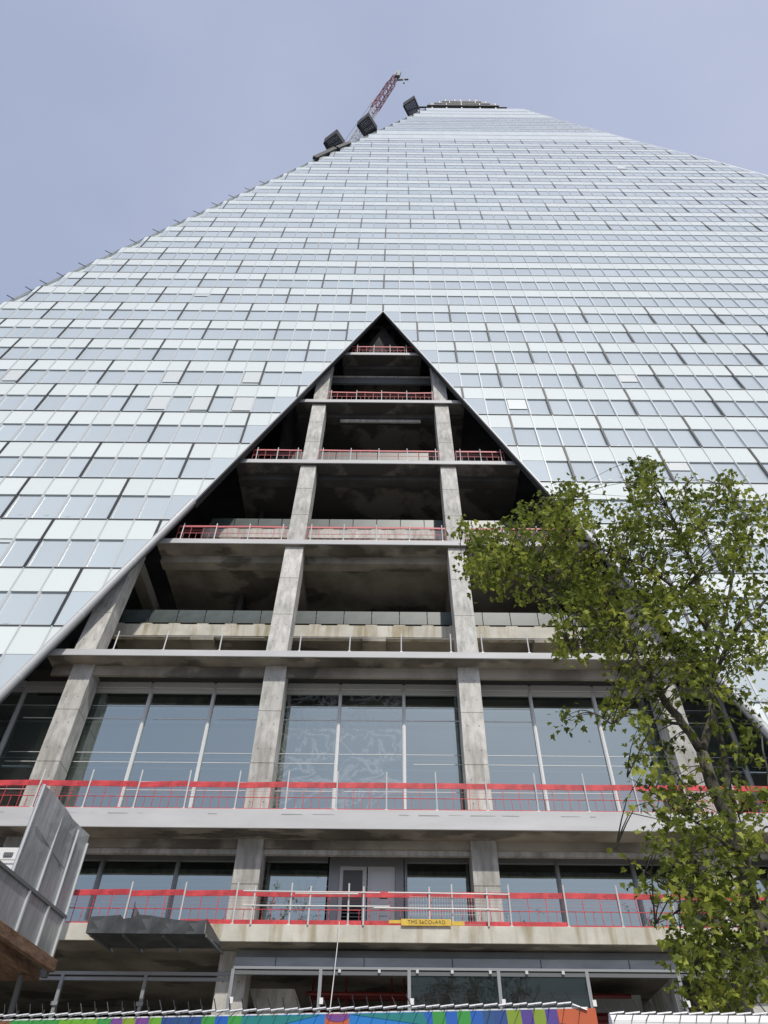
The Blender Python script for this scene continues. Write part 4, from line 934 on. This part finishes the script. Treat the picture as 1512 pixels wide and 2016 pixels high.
# foliage masses: centre, radii in the photo's measure at the tree, clump count
rt = random.Random(11)
mass = [(925, 1045, 28, 22, 5), (958, 1070, 40, 34, 8), (1000, 1075, 55, 48, 16), (1050, 1060, 60, 55, 20), (925, 1110, 32, 22, 6), (960, 1130, 40, 26, 8), (1010, 1130, 60, 45, 13), (1060, 1125, 60, 60, 15), (1028, 1010, 14, 24, 3), (1085, 1000, 40, 34, 9), (1120, 1030, 55, 48, 14), (1130, 975, 30, 20, 4), (1150, 1000, 50, 42, 10),
        (1265, 918, 26, 28, 8), (1268, 965, 38, 48, 13), (1262, 1010, 48, 40, 12), (1340, 975, 26, 40, 7), (1330, 1030, 60, 48, 16), (1437, 955, 20, 32, 6), (1425, 1000, 34, 38, 9), (1385, 985, 28, 28, 5), (1480, 1000, 32, 26, 5), (1400, 1060, 75, 55, 20), (1470, 1075, 45, 50, 12), (1505, 1020, 12, 40, 4),
        (1210, 1050, 48, 48, 11), (1260, 1080, 65, 48, 18), (1200, 1110, 70, 50, 17), (1300, 1140, 85, 60, 26), (1140, 1120, 50, 55, 13), (1130, 1190, 55, 50, 13), (1190, 1190, 70, 50, 18), (1260, 1210, 75, 55, 20), (1350, 1210, 80, 60, 24), (1430, 1160, 60, 70, 18), (1490, 1160, 35, 65, 10), (1450, 1250, 60, 55, 12), (1500, 1270, 30, 50, 6),
        (1120, 1270, 26, 50, 7), (1170, 1265, 42, 38, 8), (1240, 1275, 55, 40, 10), (1330, 1290, 75, 55, 18), (1400, 1310, 60, 50, 12), (1270, 1340, 60, 45, 11), (1340, 1360, 55, 45, 10), (1215, 1345, 26, 38, 5), (1205, 1385, 30, 24, 4), (1460, 1340, 55, 40, 7), (1280, 1400, 45, 30, 7), (1390, 1400, 50, 40, 6), (1480, 1410, 35, 45, 5), (1125, 1412, 22, 10, 2), (1190, 1408, 36, 12, 2),
        (1265, 1460, 30, 34, 4), (1300, 1500, 36, 38, 5), (1245, 1495, 26, 20, 3), (1350, 1540, 45, 40, 6), (1440, 1500, 55, 50, 8), (1300, 1560, 40, 28, 5), (1390, 1590, 60, 40, 9), (1460, 1590, 50, 50, 11), (1340, 1620, 50, 28, 8), (1420, 1660, 60, 45, 13), (1490, 1660, 28, 50, 7),
        (1280, 1655, 24, 18, 2), (1330, 1680, 42, 24, 6), (1380, 1710, 55, 36, 11), (1450, 1730, 55, 45, 12), (1275, 1735, 22, 18, 3), (1330, 1750, 40, 24, 6), (1400, 1780, 55, 36, 10), (1470, 1800, 45, 45, 10), (1340, 1795, 34, 24, 5), (1330, 1835, 36, 18, 5), (1385, 1850, 55, 32, 12), (1450, 1870, 55, 34, 12), (1370, 1890, 38, 24, 8), (1430, 1920, 60, 28, 11), (1390, 1950, 26, 14, 4), (1490, 1930, 30, 40, 7), (1450, 1960, 40, 16, 5)]
twigs = []; clumps = []
for (cx, cy, rx, ry, n) in mass:
    for k in range(int(n * (1.4 if cy < 1330 else (.8 if cy < 1560 else .95)) + .5)):
        a = rt.uniform(0, 2 * math.pi); q = math.sqrt(rt.random())
        x, y_ = cx + rx * q * math.cos(a), cy + ry * q * math.sin(a)
        dep_ = 9.0 + rt.gauss(0, .75) - (.45 if x < 1150 else 0)
        clumps.append(at(x, y_, dep_))
for c in clumps:
    s = min(skel, key=lambda p: (p - c).length_squared)
    d = c - s
    if d.length > 1.6: d *= 1.6 / d.length * .999
    if d.length < .04: continue
    midp = s + d * .5 + Vector((0, 0, .10 * d.length)) + Vector((rt.uniform(-1, 1), rt.uniform(-1, 1), rt.uniform(-1, 1))) * .07 * d.length
    twigs.append([s, s.lerp(midp, .55) + Vector((0, 0, .02)), midp, s + d])
tree = empty("plane_tree", (base.x + .9, 9.35, 0), "leafy green plane tree standing in front of the tower at the right", "tree")
b = MB()
pts, r0, r1 = limbs[1]; b.tube(pts, [r0 + (r1 - r0) * k / (len(pts) - 1) for k in range(len(pts))], 'bark', 12)
pts, r0, r1 = limbs[0]; b.tube(pts, [r0 + (r1 - r0) * k / (len(pts) - 1) for k in range(len(pts))], 'bark', 12)
b.build("trunk", tree, smooth=True)
for pts, r0, r1 in limbs[2:]:
    fine = []
    for k in range(len(pts) - 1):
        p0 = pts[max(k - 1, 0)]; p1 = pts[k]; p2 = pts[k + 1]; p3 = pts[min(k + 2, len(pts) - 1)]
        for j in range(3):
            t = j / 3
            fine.append(.5 * ((2 * p1) + (p2 - p0) * t + (2 * p0 - 5 * p1 + 4 * p2 - p3) * t * t + (3 * p1 - p0 - 3 * p2 + p3) * t ** 3) + Vector((rt.uniform(-1, 1), rt.uniform(-1, 1), rt.uniform(-1, 1))) * .012)
    fine.append(pts[-1])
    b = MB(); b.tube(fine, [r0 + (r1 - r0) * k / (len(fine) - 1) for k in range(len(fine))], 'bark', 8); b.build("branch", tree, smooth=True)
b = MB()
for tw in twigs: b.tube(tw, [.011, .008, .006, .003], 'bark', 4, cap=False)
b.build("twig", tree, smooth=True)["kind"] = "stuff"
# leaves: folded five-lobed blades scattered round every twig end
half = [(0, 0), (.20, -.06), (.50, .10), (.33, .26), (.55, .55), (.24, .52), (.16, .74), (0, 1.0)]
b = MB()
def leaf(p, size, var):
    # blades hang out and down with a random turn
    yaw = rt.uniform(0, 2 * math.pi); droop = rt.gauss(-.45, .5); rollv = rt.gauss(0, .6)
    dirv = Vector((math.cos(yaw) * math.cos(droop), math.sin(yaw) * math.cos(droop), math.sin(droop)))
    sidev = dirv.cross(Vector((0, 0, 1))).normalized(); nv = sidev.cross(dirv).normalized()
    sd = sidev * math.cos(rollv) + nv * math.sin(rollv); nn_ = nv * math.cos(rollv) - sidev * math.sin(rollv)
    fold = rt.uniform(.1, .4)
    for sg in (1, -1):
        vv = []
        for (u, v) in half:
            curl = -.18 * v * v
            vv.append(p + (dirv * v + sd * (u * sg) + nn_ * (abs(u) * fold + curl)) * size)
        b.poly(vv if sg > 0 else vv[::-1], 'leaf', var)
for i, c in enumerate(clumps):
    base_v = rt.gauss(.48, .22)
    tw = None
    for k in range(rt.randint(11, 17)):
        o = Vector((rt.gauss(0, .10), rt.gauss(0, .10), rt.gauss(-.02, .09)))
        leaf(c + o, rt.triangular(.035, .12, .08), min(1, max(0, base_v + rt.gauss(0, .14))))
for tw in twigs:
    if rt.random() < .5: leaf(tw[2], rt.uniform(.06, .11), min(1, max(0, rt.gauss(.5, .2))))
for pts, r0, r1 in limbs[7:]:                   # leaves along the thin outer limbs
    for k in range(len(pts) // 2, len(pts)):
        for j in range(2): leaf(pts[k] + Vector((rt.gauss(0, .05), rt.gauss(0, .05), rt.gauss(0, .05))), rt.uniform(.06, .11), min(1, max(0, rt.gauss(.5, .2))))
b.build("crown", tree)

# neighbouring street trees behind the viewer, mirrored in the low windows
copy_thing(tree, (-9.0, -7.0, 0), "tall plane tree behind the viewer, mirrored in the low windows left of the door").scale = (1.5, 1.5, 1.6)
copy_thing(tree, (20.5, -8.0, 0), "tall plane tree behind the viewer, mirrored in the low windows right of the door").scale = (1.5, 1.5, 1.55)
